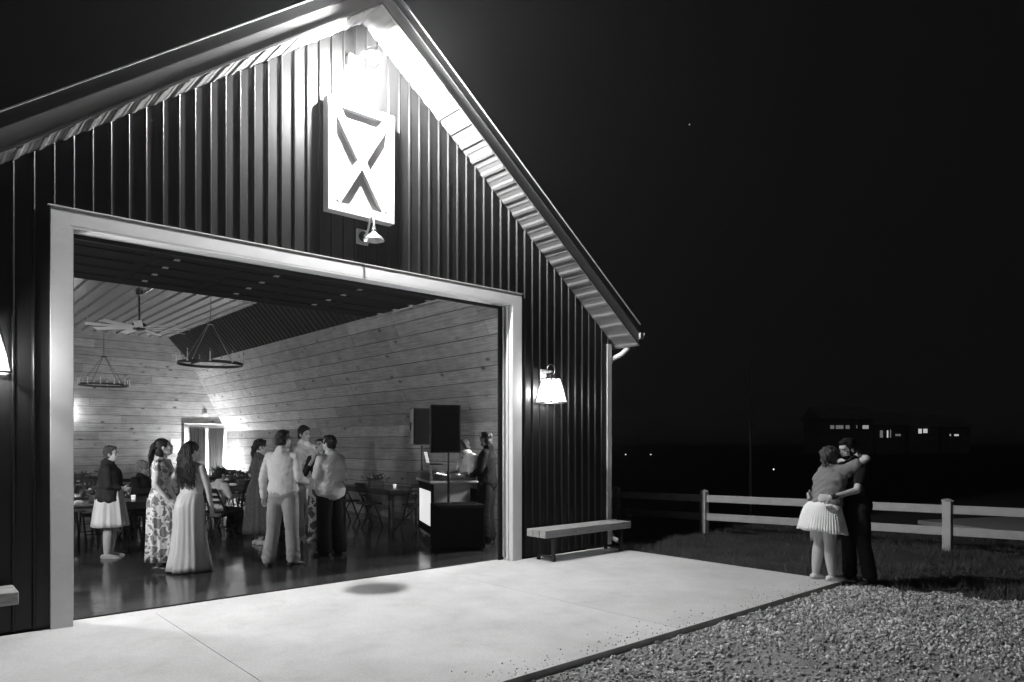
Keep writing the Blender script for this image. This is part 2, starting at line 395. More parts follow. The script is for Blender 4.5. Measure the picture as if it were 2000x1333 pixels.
# frieze edge between siding and soffit
# gutters
for sg, X in ((1, xe), (-1, xl)):
    mb = MB(); z0 = roof_z(X); 
    pr = [(0.0, .10), (0.0, .0), (.075, .0), (.085, .02), (.11, .10), (.105, .10), (.07, .012), (.008, .012), (.008, .10)]
    r0 = [V((X + sg * (.002 + a), -OV - .03, z0 + .11 + c)) for a, c in pr]; r1 = [V((p.x, EY + OV, p.z)) for p in r0]
    mb.rings([r0, r1]); mb.build('gutter', M_white, barn)
for (x0_, x1_) in ((XR - .075, XR + .026), (XL - .026, XL + .075)):
    mb = MB(); mb.box(x0_, x1_, -.028, .08, 0.04, zr(XR) - .08); mb.build('corner_trim', M_white, barn)
mb = MB()
X = XR + .07
mb.tube([(xe + .04, -.20, 3.26), (xe + .03, -.19, 3.16), (xe - .03, -.13, 3.08), (X + .02, .02, 3.0), (X, .06, 2.92), (X, .065, 2.0), (X, .065, .25), (X + .02, .0, .12), (X + .06, -.1, .08)], .04, 12)
mb.build('downspout', M_white, barn, smooth=40)
# door casing: faces, reveals, black weather strips
mb = MB(); T = .15
mb.box(DX0 - T, DX0, -.045, -.005, 0, DZ + T)
mb.box(DX0, DX0 + .02, -.044, .15, 0, DZ)
mb.build('door_casing', M_white, barn)
mb = MB(); mb.box(DX1, DX1 + T, -.045, -.005, 0, DZ + T); mb.box(DX1 - .02, DX1, -.044, .15, 0, DZ); mb.box(DX1 - .045, DX1 - .0205, .03, .06, 0, DZ - .03)
mb.build('door_casing', M_white, barn)
mb = MB(); mb.box(DX0 + .0005, DX1 - .0005, -.045, -.005, DZ + .002, DZ + T); mb.box(DX0 + .0205, DX1 - .0205, -.044, .15, DZ - .018, DZ)
mb.box(DX0 - T - .02, DX1 + T + .02, -.052, -.0, DZ + T + .002, DZ + T + .012)
mb.build('door_header', M_white, barn)
mb = MB(); mb.box(DX0 - .01, DX1 - .05, -.048, -.0455, DZ + .10, DZ + .106)
mb = MB(); mb.box(DX0 + .021, DX0 + .05, .151, .17, 0, DZ); mb.box(DX1 - .11, DX1 - .021, .151, .175, 0, DZ); mb.box(DX0 + .05, DX1 - .11, .151, .17, DZ - .06, DZ)
mb.build('weather_strip', M_black, barn)
mb = MB()
mb.box(DX0 + .02, DX1 - .02, .205, .235, 0.0085, .0125)
mb.build('threshold_strip', M_black, barn)

# ------------------------------------------------ inside: pine cladding on wall, slope and end wall
PT = [(8.30, 0.0), (8.30, 2.05), (7.20, 4.20), (6.50, 4.99)]      # right half of the section
MIR = lambda p: (2 * APX - p[0], p[1])
def boards(o, u, v, w, rows, lo, hi, seed, mbs, uvs, th=.018):
    rnd = random.Random(seed); gap = .011
    nrm = u.cross(v).normalized()
    for r in range(rows):
        a, c = r * w + gap / 2, (r + 1) * w - gap / 2
        l0, l1, h0, h1 = lo(a), lo(c), hi(a), hi(c)
        s = l0 + 0.0 - rnd.uniform(0, 2.5)
        while s < h0:
            e = s + rnd.choice([1.8, 2.4, 3.0, 3.6, 4.2]) + rnd.uniform(-.2, .2)
            A0, A1 = max(s, l0) , min(e, h0); B0, B1 = (l1 if s <= l0 else s), (h1 if e >= h0 else e)
            A1 -= 0 if e >= h0 else .004; B1 -= 0 if e >= h0 else .004
            if A1 - A0 > .02 and B1 > B0 - 1:
                t = th + rnd.uniform(-.003, .003); ub = rnd.uniform(0, 50); vb = rnd.uniform(0, 50)
                f = [o + u * A0 + v * a + nrm * t, o + u * A1 + v * a + nrm * t, o + u * B1 + v * c + nrm * t, o + u * B0 + v * c + nrm * t]
                bk = [q - nrm * (t) for q in f]
                mbs.add(f + bk, [(0, 1, 2, 3), (0, 4, 5, 1), (2, 6, 7, 3), (1, 5, 6, 2), (3, 7, 4, 0)], rnd.uniform(.78, 1.15))
                uvs.append([(A0 + ub, vb), (A1 + ub, vb), (B1 + ub, vb + w), (B0 + ub, vb + w)])
            s = e
def board_obj(name, mbs, uvs, parent):
    me = mbs.mesh(name); me.materials.append(M_plank)
    o = bpy.data.objects.new(name, me); COL.objects.link(o); o.parent = parent
    a = me.attributes.new('tone', 'FLOAT', 'FACE'); a.data.foreach_set('value', mbs.tone)
    uv = me.uv_layers.new(name='board'); k = 0
    for bi in range(len(uvs)):
        for fi in range(5):
            for li in me.polygons[bi * 5 + fi].loop_indices:
                vi = me.loops[li].vertex_index - bi * 8
                uv.data[li].uv = uvs[bi][vi % 4]
    return o
for side in (0, 1):
    mbs = MB(); uvs = []
    pts = PT if side == 0 else [MIR(p) for p in PT]
    for i, n in ((0, 8), (1, 9)):
        p, q = pts[i], pts[i + 1]; ln = math.hypot(q[0] - p[0], q[1] - p[1]); v = V(((q[0] - p[0]) / ln, 0, (q[1] - p[1]) / ln))
        if side == 0: o = V((p[0], END, p[1])); u = V((0, -1, 0))
        else: o = V((p[0], 0.19, p[1])); u = V((0, 1, 0))
        boards(o, u, v, ln / n, n, lambda a: 0.0, lambda a: END - .19, 11 + i + side * 5, mbs, uvs)
    board_obj('side_cladding', mbs, uvs, barn)
mbs = MB(); uvs = []
zs = [(0, 8.30), (2.05, 8.30), (4.20, 7.20), (4.99, 6.5), (5.2, 6.4)]
def xhi(z):
    for (z0, x0), (z1, x1) in zip(zs[:-1], zs[1:]):
        if z <= z1: return x0 + (x1 - x0) * (z - z0) / (z1 - z0)
    return x1
boards(V((0, END, 0)), V((1, 0, 0)), V((0, 0, 1)), .2495, 20, lambda z: 2 * APX - xhi(z), lambda z: xhi(z), 33, mbs, uvs)
board_obj('end_cladding', mbs, uvs, barn)
# dark backing just behind the boards
mb = MB()
full = [PT[0], PT[1], PT[2], PT[3]]
for pts in (full, [MIR(p) for p in full]):
    for p, q in zip(pts[:-1], pts[1:]):
        sg = 1 if pts is full else -1
        mb.add([(p[0] + .006 * sg, .18, p[1]), (q[0] + .006 * sg, .18, q[1] + .003), (q[0] + .006 * sg, END + .01, q[1] + .003), (p[0] + .006 * sg, END + .01, p[1])], [(0, 1, 2, 3)])
mb.add([(0, END + .01, 0), (8.3, END + .01, 0), (8.3, END + .01, 2.05), (7.2, END + .01, 4.2), (6.5, END + .01, 4.99), (1.8, END + .01, 4.99), (1.1, END + .01, 4.2), (0, END + .01, 2.05)], [tuple(range(8))])
mb.build('wall_backing', M_black, barn)
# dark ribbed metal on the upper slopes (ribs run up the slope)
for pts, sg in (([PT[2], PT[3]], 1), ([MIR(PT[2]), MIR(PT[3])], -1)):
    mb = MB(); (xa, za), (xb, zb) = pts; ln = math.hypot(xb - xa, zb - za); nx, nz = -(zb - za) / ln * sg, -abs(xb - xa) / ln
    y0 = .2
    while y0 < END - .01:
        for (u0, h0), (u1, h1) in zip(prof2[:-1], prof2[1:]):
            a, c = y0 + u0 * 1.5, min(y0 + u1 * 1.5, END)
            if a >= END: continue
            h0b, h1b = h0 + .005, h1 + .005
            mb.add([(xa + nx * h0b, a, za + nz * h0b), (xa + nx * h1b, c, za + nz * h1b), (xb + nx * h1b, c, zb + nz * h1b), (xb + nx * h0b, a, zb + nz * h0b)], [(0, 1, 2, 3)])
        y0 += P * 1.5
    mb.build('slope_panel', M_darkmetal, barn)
# flat ribbed ceiling, ribs run the length of the barn
mb = MB(); CZ = 4.985; xx = 1.8
pr = [(0, 0), (.22, 0), (.242, .034), (.252, .040), (.268, .040), (.278, .034), (.30, 0)]
while xx < 6.5:
    for (u0, h0), (u1, h1) in zip(pr[:-1], pr[1:]):
        a, c = xx + u0, min(xx + u1, 6.5)
        if a >= 6.5: continue
        mb.add([(a, .2, CZ - h0), (c, .2, CZ - h1), (c, END, CZ - h1), (a, END, CZ - h0)], [(0, 1, 2, 3)])
    xx += .30
mb.build('ceiling', M_ceiling, barn)
# floor
mb = MB(); mb.box(0.0, 8.3, .236, END, -.15, 0.008); fl = mb.build('floor', M_floor); struct(fl)
mb = MB()
for yj in (4.6, 9.2): mb.box(.02, 8.28, yj, yj + .008, .0082, .0094)
mb.box(APX + .01, APX + .018, .3, END - .02, .0083, .0095)
mb.build('floor_joint', M_black, fl)
mb = MB(); mb.box(XL - 2.2, DX0 + 5.29, -.0, .236, -.15, 0.004)     # apron strip in the doorway
# ------------------------------------------------ overhead door, rolled up flat under its tracks
od = thing('overhead_door', 'dark sectional overhead door rolled up flat under the ceiling', 'garage door', (0, 0, 3.9))
nsec = 7; secw = 3.42 / nsec
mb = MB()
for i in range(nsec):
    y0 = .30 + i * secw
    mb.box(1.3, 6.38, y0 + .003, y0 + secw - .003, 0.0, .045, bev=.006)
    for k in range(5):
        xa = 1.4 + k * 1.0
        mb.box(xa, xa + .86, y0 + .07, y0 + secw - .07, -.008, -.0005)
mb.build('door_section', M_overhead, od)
for i in range(1, nsec):
    for xh in (1.36, 2.6, 3.85, 5.1, 6.3):
        h = MB(); y0 = .30 + i * secw
        h.box(xh - .03, xh + .03, y0 - .045, y0 + .045, -.014, -.009); h.tube([(xh - .03, y0, -.018), (xh + .03, y0, -.018)], .007, 6); h.build('hinge', M_steel, od)
for X in (1.22, 6.46):
    t = MB(); t.tube([(X, .12, -3.85), (X, .12, -.35), (X, .17, -.15), (X, .30, -.02), (X, .45, .02), (X, 3.85, .03)], .022, 8); t.build('track', M_steel, od)
    t = MB(); t.box(X - .02, X + .02, 3.7, 3.74, .05, 1.05); t.box(X - .02, X + .02, 1.9, 1.94, .05, 1.05); t.box(X - .05, X + .05, 3.60, 3.86, .02, .05); t.box(X - .06, X + .02, 3.62, 3.78, -.03, .015); t.build('track_hanger', M_steel, od)
    for k in range(4):
        t = MB(); yk = .75 + k * .78
        t.box(X - .07, X - .02, yk - .05, yk + .05, -.03, .005); t.tube([(X - .07, yk, .005), (X + .01, yk, .02)], .011, 8); t.build('roller_bracket', M_steel, od)

# ------------------------------------------------ gable fittings
hb = thing('hay_door_panel', 'white cross braced panel mounted on the gable under the floodlight', 'decorative shutter', (4.07, 0, 4.27))
W_, H_, D_ = .43, 1.29, .15
mb = MB(); mb.box(-W_, W_, -D_ + .068, -.026, 0, H_); mb.build('back_board', M_white, hb)
t = .10
mb = MB(); mb.box(-W_ - .001, -W_ + t, -D_, -D_ + .067, 0, H_, bev=.004); mb.box(W_ - t, W_ + .001, -D_, -D_ + .067, 0, H_, bev=.004)
mb.box(-W_ + t, W_ - t, -D_ + .001, -D_ + .067, 0, t, bev=.004); mb.box(-W_ + t, W_ - t, -D_ + .001, -D_ + .067, H_ - t, H_, bev=.004); mb.build('frame', M_white, hb)
mb = MB()
ia, ib = W_ - t, H_ - 2 * t
ang = math.atan2(ib, 2 * ia); ln = math.hypot(ib, 2 * ia) / 2
for sg, yo in ((1, 0), (-1, .003)):
    Mx = Matrix.Translation((0, 0, H_ / 2)) @ Matrix.Rotation(-ang * sg, 4, 'Y')
    mb.box(-ln + .03, ln - .03, -D_ + .004 + yo, -D_ + .066 - yo, -.048, .048, M=Mx, bev=.003)
mb.build('cross_brace', M_white, hb)

# gooseneck barn lamp (unlit) on the gable
gl = thing('gooseneck_lamp', 'small unlit gooseneck barn lamp below the white cross braced panel', 'wall lamp', (4.05, 0, 3.93))
mb = MB(); mb.box(-.0, .16, -.045, -.026, .05, .23, bev=.012); mb.build('wall_plate', M_white, gl)
mb = MB(); mb.lathe([(.03, 0), (.055, .005), (.062, .02), (.05, .035), (.02, .05)], n=20); 
me = mb.mesh('rose'); me.transform(Matrix.Translation((.08, -.046, .14)) @ Matrix.Rotation(math.radians(90), 4, 'X')); link('mounting_rose', me, M_iron, gl, 40)
mb = MB(); mb.tube([(.08, -.08, .14), (.07, -.15, .14), (.055, -.22, .19), (.03, -.30, .26), (.01, -.38, .285), (-.01, -.44, .26), (-.015, -.462, .20), (-.015, -.465, .13)], .011, 10)
mb.build('arm', M_white, gl, 40)
mb = MB(); mb.lathe([(.018, .16), (.022, .13), (.028, .12), (.024, .10), (.034, .085), (.05, .07), (.085, .045), (.112, .012), (.117, 0), (.112, -.002), (.08, .035), (.04, .06), (.01, .075)], c=(-.015, -.465, -.01), n=28)
mb.build('shade', M_steel, gl, 35)

# apex floodlight (lit)
fl_ = thing('floodlight', 'blazing floodlight fixed to the gable right under the ridge', 'floodlight', (4.0, 0, 5.92))
mb = MB(); mb.box(-.07, .07, -.10, -.0, .09, .22, bev=.01); mb.tube([(0, -.05, .13), (0, -.28, .16), (0, -.46, .12)], .016, 10); mb.build('bracket', M_white, fl_)
mb = MB(); mb.lathe([(.02, .12), (.075, .10), (.085, .075), (.085, .05)], c=(0, -.5, 0), n=24); mb.build('hood', M_white, fl_, 35)
M_flood = mat('flood_glass', 0.9, 0.3, emit=FLOOD)
mb = MB(); mb.ell((0, -.5, 0), (.055, .055, .055)); mb.build('lit_globe', M_flood, fl_, True)

# lanterns beside the doorway (lit)
def lantern(X, label):
    t = thing('wall_lantern', label, 'wall lantern', (X, -.2, 2.22))
    mb = MB(); mb.box(-.055, .055, .15, .18, .30, .50, bev=.008); mb.box(-.02, .02, -.01, .15, .44, .47); mb.build('wall_bracket', M_white, t)
    mb = MB(); w0, w1, h = .165, .095, .36
    c0 = [V((sx * w0, sy * w0, .012)) for sx, sy in ((-1, -1), (1, -1), (1, 1), (-1, 1))]; c1 = [V((sx * w1, sy * w1, h)) for sx, sy in ((-1, -1), (1, -1), (1, 1), (-1, 1))]
    for i in range(4):
        j = (i + 1) % 4
        mb.tube([c0[i], c1[i]], .010, 6); mb.tube([c0[i], c0[j]], .009, 6); mb.tube([c1[i], c1[j]], .009, 6)
        mb.tube([c0[i].lerp(c0[j], .5), c1[i].lerp(c1[j], .5)], .006, 6)
    mb.box(-.1, .1, -.1, .1, h, h + .012); mb.lathe([(.05, h + .012), (.035, h + .04), (.015, h + .05)], n=16)
    mb.tube([(0, 0, h + .05), (0, 0, h + .09)], .008, 8)
    mb.build('frame', M_iron, t)
    mb = MB(); mb.tube([(0 + .075 * math.sin(a), 0, h + .125 - .075 * math.cos(a)) for a in (2 * math.pi * k / 20 for k in range(21))], .005, 6); mb.build('hanging_ring', M_steel, t)
    mb = MB()
    for i in range(4):
        j = (i + 1) % 4; k = .94
        q = [V((p.x * k, p.y * k, p.z)) for p in (c0[i], c0[j], c1[j], c1[i])]
        q[0].z += .004; q[1].z += .004
        mb.add(q, [(0, 1, 2, 3)])
        mb.add([p * .97 for p in q], [(0, 1, 2, 3)])
    mb.build('glass_pane', M_lit, t)
    mb = MB(); mb.ell((0, 0, .17), (.028, .028, .045), nu=12, nv=8); mb.build('bulb', mat('lantern_bulb', .9, .3, emit=1500), t, True)
lantern(7.08, 'lit glass lantern right of the doorway above the wooden bench')
lantern(0.56, 'lit glass lantern left of the doorway cut by the picture edge')

# benches
def bench(X, label):
    t = thing('bench', label, 'bench', (X, -.30, 0))
    for k in range(3):
        mb = MB(); y0 = -.19 + k * .13; mb.box(-.92, .92, y0, y0 + .115, .345, .45, bev=.005); mb.build('seat_plank', M_bench, t)
    for sx in (-.72, .72):
        for sy in (-.15, .15):
            mb = MB(); mb.box(sx - .022, sx + .022, sy - .022, sy + .022, 0.004, .315); mb.build('leg', M_iron, t)
        mb = MB(); mb.box(sx - .018, sx + .018, -.128, .128, .05, .08); mb.build('stretcher', M_iron, t)
        mb = MB(); mb.box(sx - .021, sx + .021, -.17, .17, .3155, .344); mb.build('crossbar', M_iron, t)
bench(7.60, 'pale plank bench with black legs right of the doorway under the lantern')
bench(-.16, 'wooden plank bench left of the doorway cut by the picture edge')

# ================================================================== GROUND
mb = MB(); ZG = -.048
mb.add([(-2000, -2000, ZG - .03), (2500, -2000, ZG - .03), (2500, 2500, ZG - .03), (-2000, 2500, ZG - .03)], [(0, 1, 2, 3)])
struct(mb.build('ground', M_turf))
pad = MB()
xs = [-4.78, 1.906, 5.245, 8.50]
for a, c in zip(xs[:-1], xs[1:]): pad.box(a + .003, c - .003, -3.70, -.0 if c > 6 else 0.0, -.2, .003)
pad.box(DX0, DX1, .0005, .204, -.2, .0031)
struct(pad.build('concrete_pad', M_pad))
jn = MB()
for X in xs[1:-1]: jn.box(X - .003, X + .003, -3.69, -.01, -.19, -.008)
jo = jn.build('pad_joint', M_black); struct(jo)
# gravel sheet with an uneven edge
rnd = random.Random(3); edge = []
outline = [(-6, -3.72), (8.50, -3.72), (8.62, -3.9), (8.75, -4.3), (8.86, -4.8), (8.98, -5.4), (9.2, -6.4), (9.6, -8), (10, -11), (10, -14), (-6, -14)]
g = MB(); g.add([(x_, y_, ZG) for x_, y_ in outline], [tuple(range(len(outline)))]); struct(g.build('gravel_bed', M_dirt))
def bound(x_, y_):
    if y_ > -3.74 or x_ < -5.5: return False
    for (xa, ya), (xb, yb) in zip(outline[1:8], outline[2:9]):
        if yb <= y_ <= ya: return x_ < xa + (xb - xa) * (y_ - ya) / (yb - ya) + .12 * math.sin(y_ * 9) + .06 * math.sin(y_ * 31)
    return False
# stones
ico_v = []; ph = (1 + 5 ** .5) / 2
for a in (-1, 1):
    for c in (-ph, ph): ico_v += [(0, a, c), (a, c, 0), (c, 0, a)]
ico_v = np.array(ico_v, 'f') / math.hypot(1, ph)
ico_f = []
for i in range(12):
    for j in range(i + 1, 12):
        for k in range(j + 1, 12):
            if all(abs(np.linalg.norm(ico_v[p] - ico_v[q]) - 1.0515) < .02 for p, q in ((i, j), (j, k), (i, k))):
                nn = np.cross(ico_v[j] - ico_v[i], ico_v[k] - ico_v[i]); ico_f.append((i, j, k) if nn.dot(ico_v[i]) > 0 else (i, k, j))
ico_f = np.array(ico_f)
rs = np.random.RandomState(5); P0 = []; S0 = []
while len(P0) < 44000:
    x_ = rs.uniform(1.5, 9.6); y_ = -3.74 - rs.uniform(0, 1) ** 1.15 * 3.9
    if not bound(x_, y_): continue
    dens = .5 + .5 * noise.noise(V((x_ * .9, y_ * .9, 3.3))) + .25 * noise.noise(V((x_ * 3, y_ * 3, 1)))
    dens += .10 * (x_ - 5.6) + .05 * (-4.6 - y_)
    if rs.rand() > max(.22, min(1, dens * 1.3)): continue
    P0.append((x_, y_)); S0.append(np.clip(rs.lognormal(math.log(.0095), .40), .004, .024))
for _ in range(420):
    P0.append((rs.uniform(1.5, 8.45), -3.69 + abs(rs.normal(0, .16)))); S0.append(rs.uniform(.003, .008))
P0 = np.array(P0); S0 = np.array(S0); n = len(P0)
A = rs.normal(size=(n, 3, 3)); Q = np.linalg.qr(A)[0]
stretch = np.stack([rs.uniform(.9, 1.6, n), rs.uniform(.7, 1.1, n), rs.uniform(.45, .8, n)], 1)
vv = ico_v[None] * (1 + rs.uniform(-.22, .22, (n, 12, 1))) * stretch[:, None, :]
vv = np.einsum('nvk,nkj->nvj', vv, Q) * S0[:, None, None]
vv[:, :, 0] += P0[:, 0:1]; vv[:, :, 1] += P0[:, 1:2]; vv[:, :, 2] += np.where(P0[:, 1:2] > -3.7, .003, ZG) + S0[:, None] * .45
me = bpy.data.meshes.new('gravel'); me.vertices.add(n * 12); me.vertices.foreach_set('co', vv.astype('f').ravel())
F = (ico_f[None] + (np.arange(n) * 12)[:, None, None]).reshape(-1, 3)
me.loops.add(len(F) * 3); me.loops.foreach_set('vertex_index', F.ravel().astype('i')); me.polygons.add(len(F))
me.polygons.foreach_set('loop_start', np.arange(0, len(F) * 3, 3, dtype='i')); me.update(calc_edges=True); me.validate()
at = me.attributes.new('tone', 'FLOAT', 'FACE'); at.data.foreach_set('value', np.repeat(rs.uniform(.3, 1.7, n), 20).astype('f'))
me.materials.append(M_stone); go = bpy.data.objects.new('gravel', me); COL.objects.link(go); struct(go, 'stuff'); tag(go, 'loose pale crushed gravel in front of the concrete pad', 'gravel')
# grass blades
B = []; Fb = []
cnt = 0
def in_grass(x_, y_):
    if x_ > 8.53 and y_ > -3.74: return True
    return x_ > 8.4 and not bound(x_, y_) and y_ < -3.7
rg = np.random.RandomState(9)
while cnt < 70000:
    x_ = 8.53 + rg.rand() ** 1.6 * 6.5; y_ = rg.uniform(-7.5, 4)
    if not in_grass(x_, y_): continue
    cl = noise.noise(V((x_ * 1.6, y_ * 1.6, 0)))
    if rg.rand() > .55 + cl: continue
    h = rg.uniform(.03, .10) * (1 + 1.3 * cl); a = rg.uniform(0, 6.28); w_ = .0045; lx, ly = rg.normal(0, .03, 2)
    zb = ZG - .035
    B += [(x_ - w_ * math.cos(a), y_ - w_ * math.sin(a), zb), (x_ + w_ * math.cos(a), y_ + w_ * math.sin(a), zb), (x_ + lx, y_ + ly, zb + h)]
    cnt += 1
me = bpy.data.meshes.new('grass'); me.from_pydata(B, [], [(i * 3, i * 3 + 1, i * 3 + 2) for i in range(cnt)]); me.materials.append(M_blade)
go = bpy.data.objects.new('grass', me); COL.objects.link(go); struct(go, 'stuff'); tag(go, 'short dark lawn between the concrete pad and the fence', 'grass')

# ================================================================== FENCE AND FAR THINGS
def gp(u, v, z):         # point on level z seen at pixel (u, v)
    d = (EYE - z) * 1370 / (v - 866); x_, y_ = px(u, d); return V((x_, y_, z))
fe = thing('rail_fence', 'pale two rail fence running behind the kissing couple', 'fence', (0, 0, ZG - .03))
ps = [(11.25, 2.1), (11.70, .30), (12.22, -1.62), (12.68, -3.56), (13.15, -5.5), (13.6, -7.45)]
ps = [(10.85, 4.0)] + ps
for i, (a, c) in enumerate(ps):
    mb = MB(); mb.box(a - .062, a + .062, c - .062, c + .062, 0, .80, bev=.004); mb.lathe([(.092, .80), (.092, .815), (.02, .84)], c=(a, c, 0), n=4); mb.build('post', M_fence, fe)
for (a, c), (a2, c2) in zip(ps[:-1], ps[1:]):
    for z0 in (.60, .25):
        d = V((a2 - a, c2 - c, 0)); ln = d.length; an = math.atan2(d.y, d.x)
        mb = MB(); mb.box(.058, ln - .058, -.019, .019, z0, z0 + .135, M=Matrix.Translation((a, c, 0)) @ Matrix.Rotation(an, 4, 'Z'), bev=.003); mb.build('rail', M_fence, fe)
fp = thing('flagpole', 'tall thin dark pole standing behind the fence', 'pole', (*px(1465, 15.5), ZG - .03))
mb = MB(); mb.lathe([(.035, 0), (.03, 1.5), (.018, 3.62)], n=10); mb.lathe([(.09, 0), (.08, .05), (.035, .06)], n=12); mb.build('shaft', M_steel, fp, 40)
mb = MB(); mb.ell((0, 0, 3.63), (.035, .035, .035), nu=10, nv=6); mb.build('finial', M_steel, fp, True)
# low platform behind the fence at the right
mb = MB(); t = thing('low_platform', 'low wooden platform in the dark field behind the fence', 'platform', (*px(1995, 13.2), ZG - .03), math.radians(-25))
mb.box(-1.4, 1.4, -1.0, 1.0, .14, .22); mb.build('deck', M_bench, t)
for sx in (-1.2, 1.2):
    for sy in (-.8, .8): mb = MB(); mb.box(sx - .05, sx + .05, sy - .05, sy + .05, 0, .139); mb.build('foot', M_darkwood, t)

M_win1 = mat('lit_window_bright', .5, emit=.55); M_win2 = mat('lit_window_dim', .5, emit=.13); M_win3 = mat('lit_window_mid', .5, emit=.32)
M_farwall = mat('far_wall', .75, .9, 0, .2, 1)
def far_house(u0, u1, d, z1, wins, label):
    uc = (u0 + u1) / 2; x_, y_ = px(uc, d); t = thing('house', label, 'house', (x_, y_, ZG), YAW - math.radians(90))
    k = d / 1370; w2 = (u1 - u0) / 2 * k; dep = 7.0
    mb = MB(); mb.box(-w2, w2, 0, dep, 0, z1); mb.build('wall', M_farwall, t)
    mb = MB(); rs_ = [[V((-w2 - .5, -.5, z1)), V((-w2 - .5, dep + .5, z1)), V((-w2 - .5, dep / 2, z1 + 2))], [V((w2 + .5, -.5, z1)), V((w2 + .5, dep + .5, z1)), V((w2 + .5, dep / 2, z1 + 2))]]
    mb.rings(rs_); mb.build('roof', M_farwall, t)
    for (a, c, v0, v1, m_) in wins:
        zt = EYE + (866 - v0) * k - ZG; zb = EYE + (866 - v1) * k - ZG; xa, xb = (a - uc) * k, (c - uc) * k
        mb = MB(); fr = .06
        mb.box(xa - fr, xb + fr, -.10, -.001, zb - fr, zb); mb.box(xa - fr, xb + fr, -.10, -.001, zt, zt + fr); mb.box(xa - fr, xa, -.1, -.001, zb, zt); mb.box(xb, xb + fr, -.1, -.001, zb, zt)
        w_ = mb.build('window', M_farwall, t)
        mb = MB(); mb.box(xa, xb, -.04, -.002, zb, zt); mb.build('pane', m_, w_)
far_house(1606, 1706, 110, 5.5, [(1621, 1629, 831, 838, M_win2), (1632, 1647, 831, 838, M_win2), (1651, 1659, 831, 838, M_win2), (1672, 1674, 831, 837, M_win2), (1684, 1696, 831, 838, M_win3)], 'distant dark house with a row of small dimly lit windows')
far_house(1709, 1768, 112, 4.6, [(1718, 1724, 841, 855, M_win2), (1731.5, 1734.5, 841, 855, M_win1), (1737.5, 1740, 840, 855, M_win2), (1748, 1759, 848, 852, M_win2)], 'distant dark house with narrow upright lit windows')
far_house(1775, 1832, 114, 4.4, [(1793, 1800, 838, 847, M_win1), (1802.5, 1811, 838, 846, M_win1)], 'distant dark house with one bright pair of windows')
far_house(1840, 1895, 118, 4.4, [(1854, 1857, 848, 852, M_win3), (1863, 1872, 848.5, 852, M_win1), (1865, 1880, 833, 834.2, M_win2)], 'distant dark house with low small lights, rightmost of four')
M_yard = mat('yard_bulb', .8, emit=1.6)
def yardlight(u, v, d, h, label, r=.03):
    x_, y_ = px(u, d); z = EYE + (866 - v) * d / 1370; t = thing('yard_light', label, 'yard light', (x_, y_, ZG - .03))
    mb = MB(); mb.lathe([(.02, 0), (.015, z - ZG - .02)], n=8); mb.build('post', M_iron, t)
    mb = MB(); mb.ell((0, 0, z - ZG + .03), (r, r, r), nu=8, nv=6); mb.build('bulb', M_yard, t)
yardlight(1222, 888, 42, 1, 'tiny far light nearest the barn corner downspout')
yardlight(1271, 888, 42, 1, 'tiny far light second from the barn corner')
yardlight(1234, 965, 17.5, 1, 'low path light seen against the fence beside the barn corner', .014)
yardlight(1511, 917, 30, 1, 'tiny far light between the pole and the couple')
mb = MB(); sp = FW * 3000 + RT * (346.5 / 1370 * 3000); mb.ell((sp.x, sp.y + CAMY, EYE + (866 - 243.5) / 1370 * 3000), (2.4, 2.4, 2.4), nu=10, nv=8)
st = mb.build('star', mat('starlight', .8, emit=1.2)); struct(st); 
# ================================================================== PEOPLE
def face_rz(v): return math.atan2(-v.x, v.y)
def rf(r, f): return face_rz((RT * r + FW * f).normalized())
BASE = dict(pelvis=(0, 0, .95), waist=(0, 0, 1.08), chest=(0, .0, 1.30), neck=(0, -.015, 1.475), skull=(0, .02, 1.635))
SIDE = dict(hip=(.092, 0, .92), knee=(.10, .015, .50), ankle=(.105, -.02, .085), shoulder=(.172, -.01, 1.408), elbow=(.235, -.035, 1.135), wrist=(.245, .06, .89))

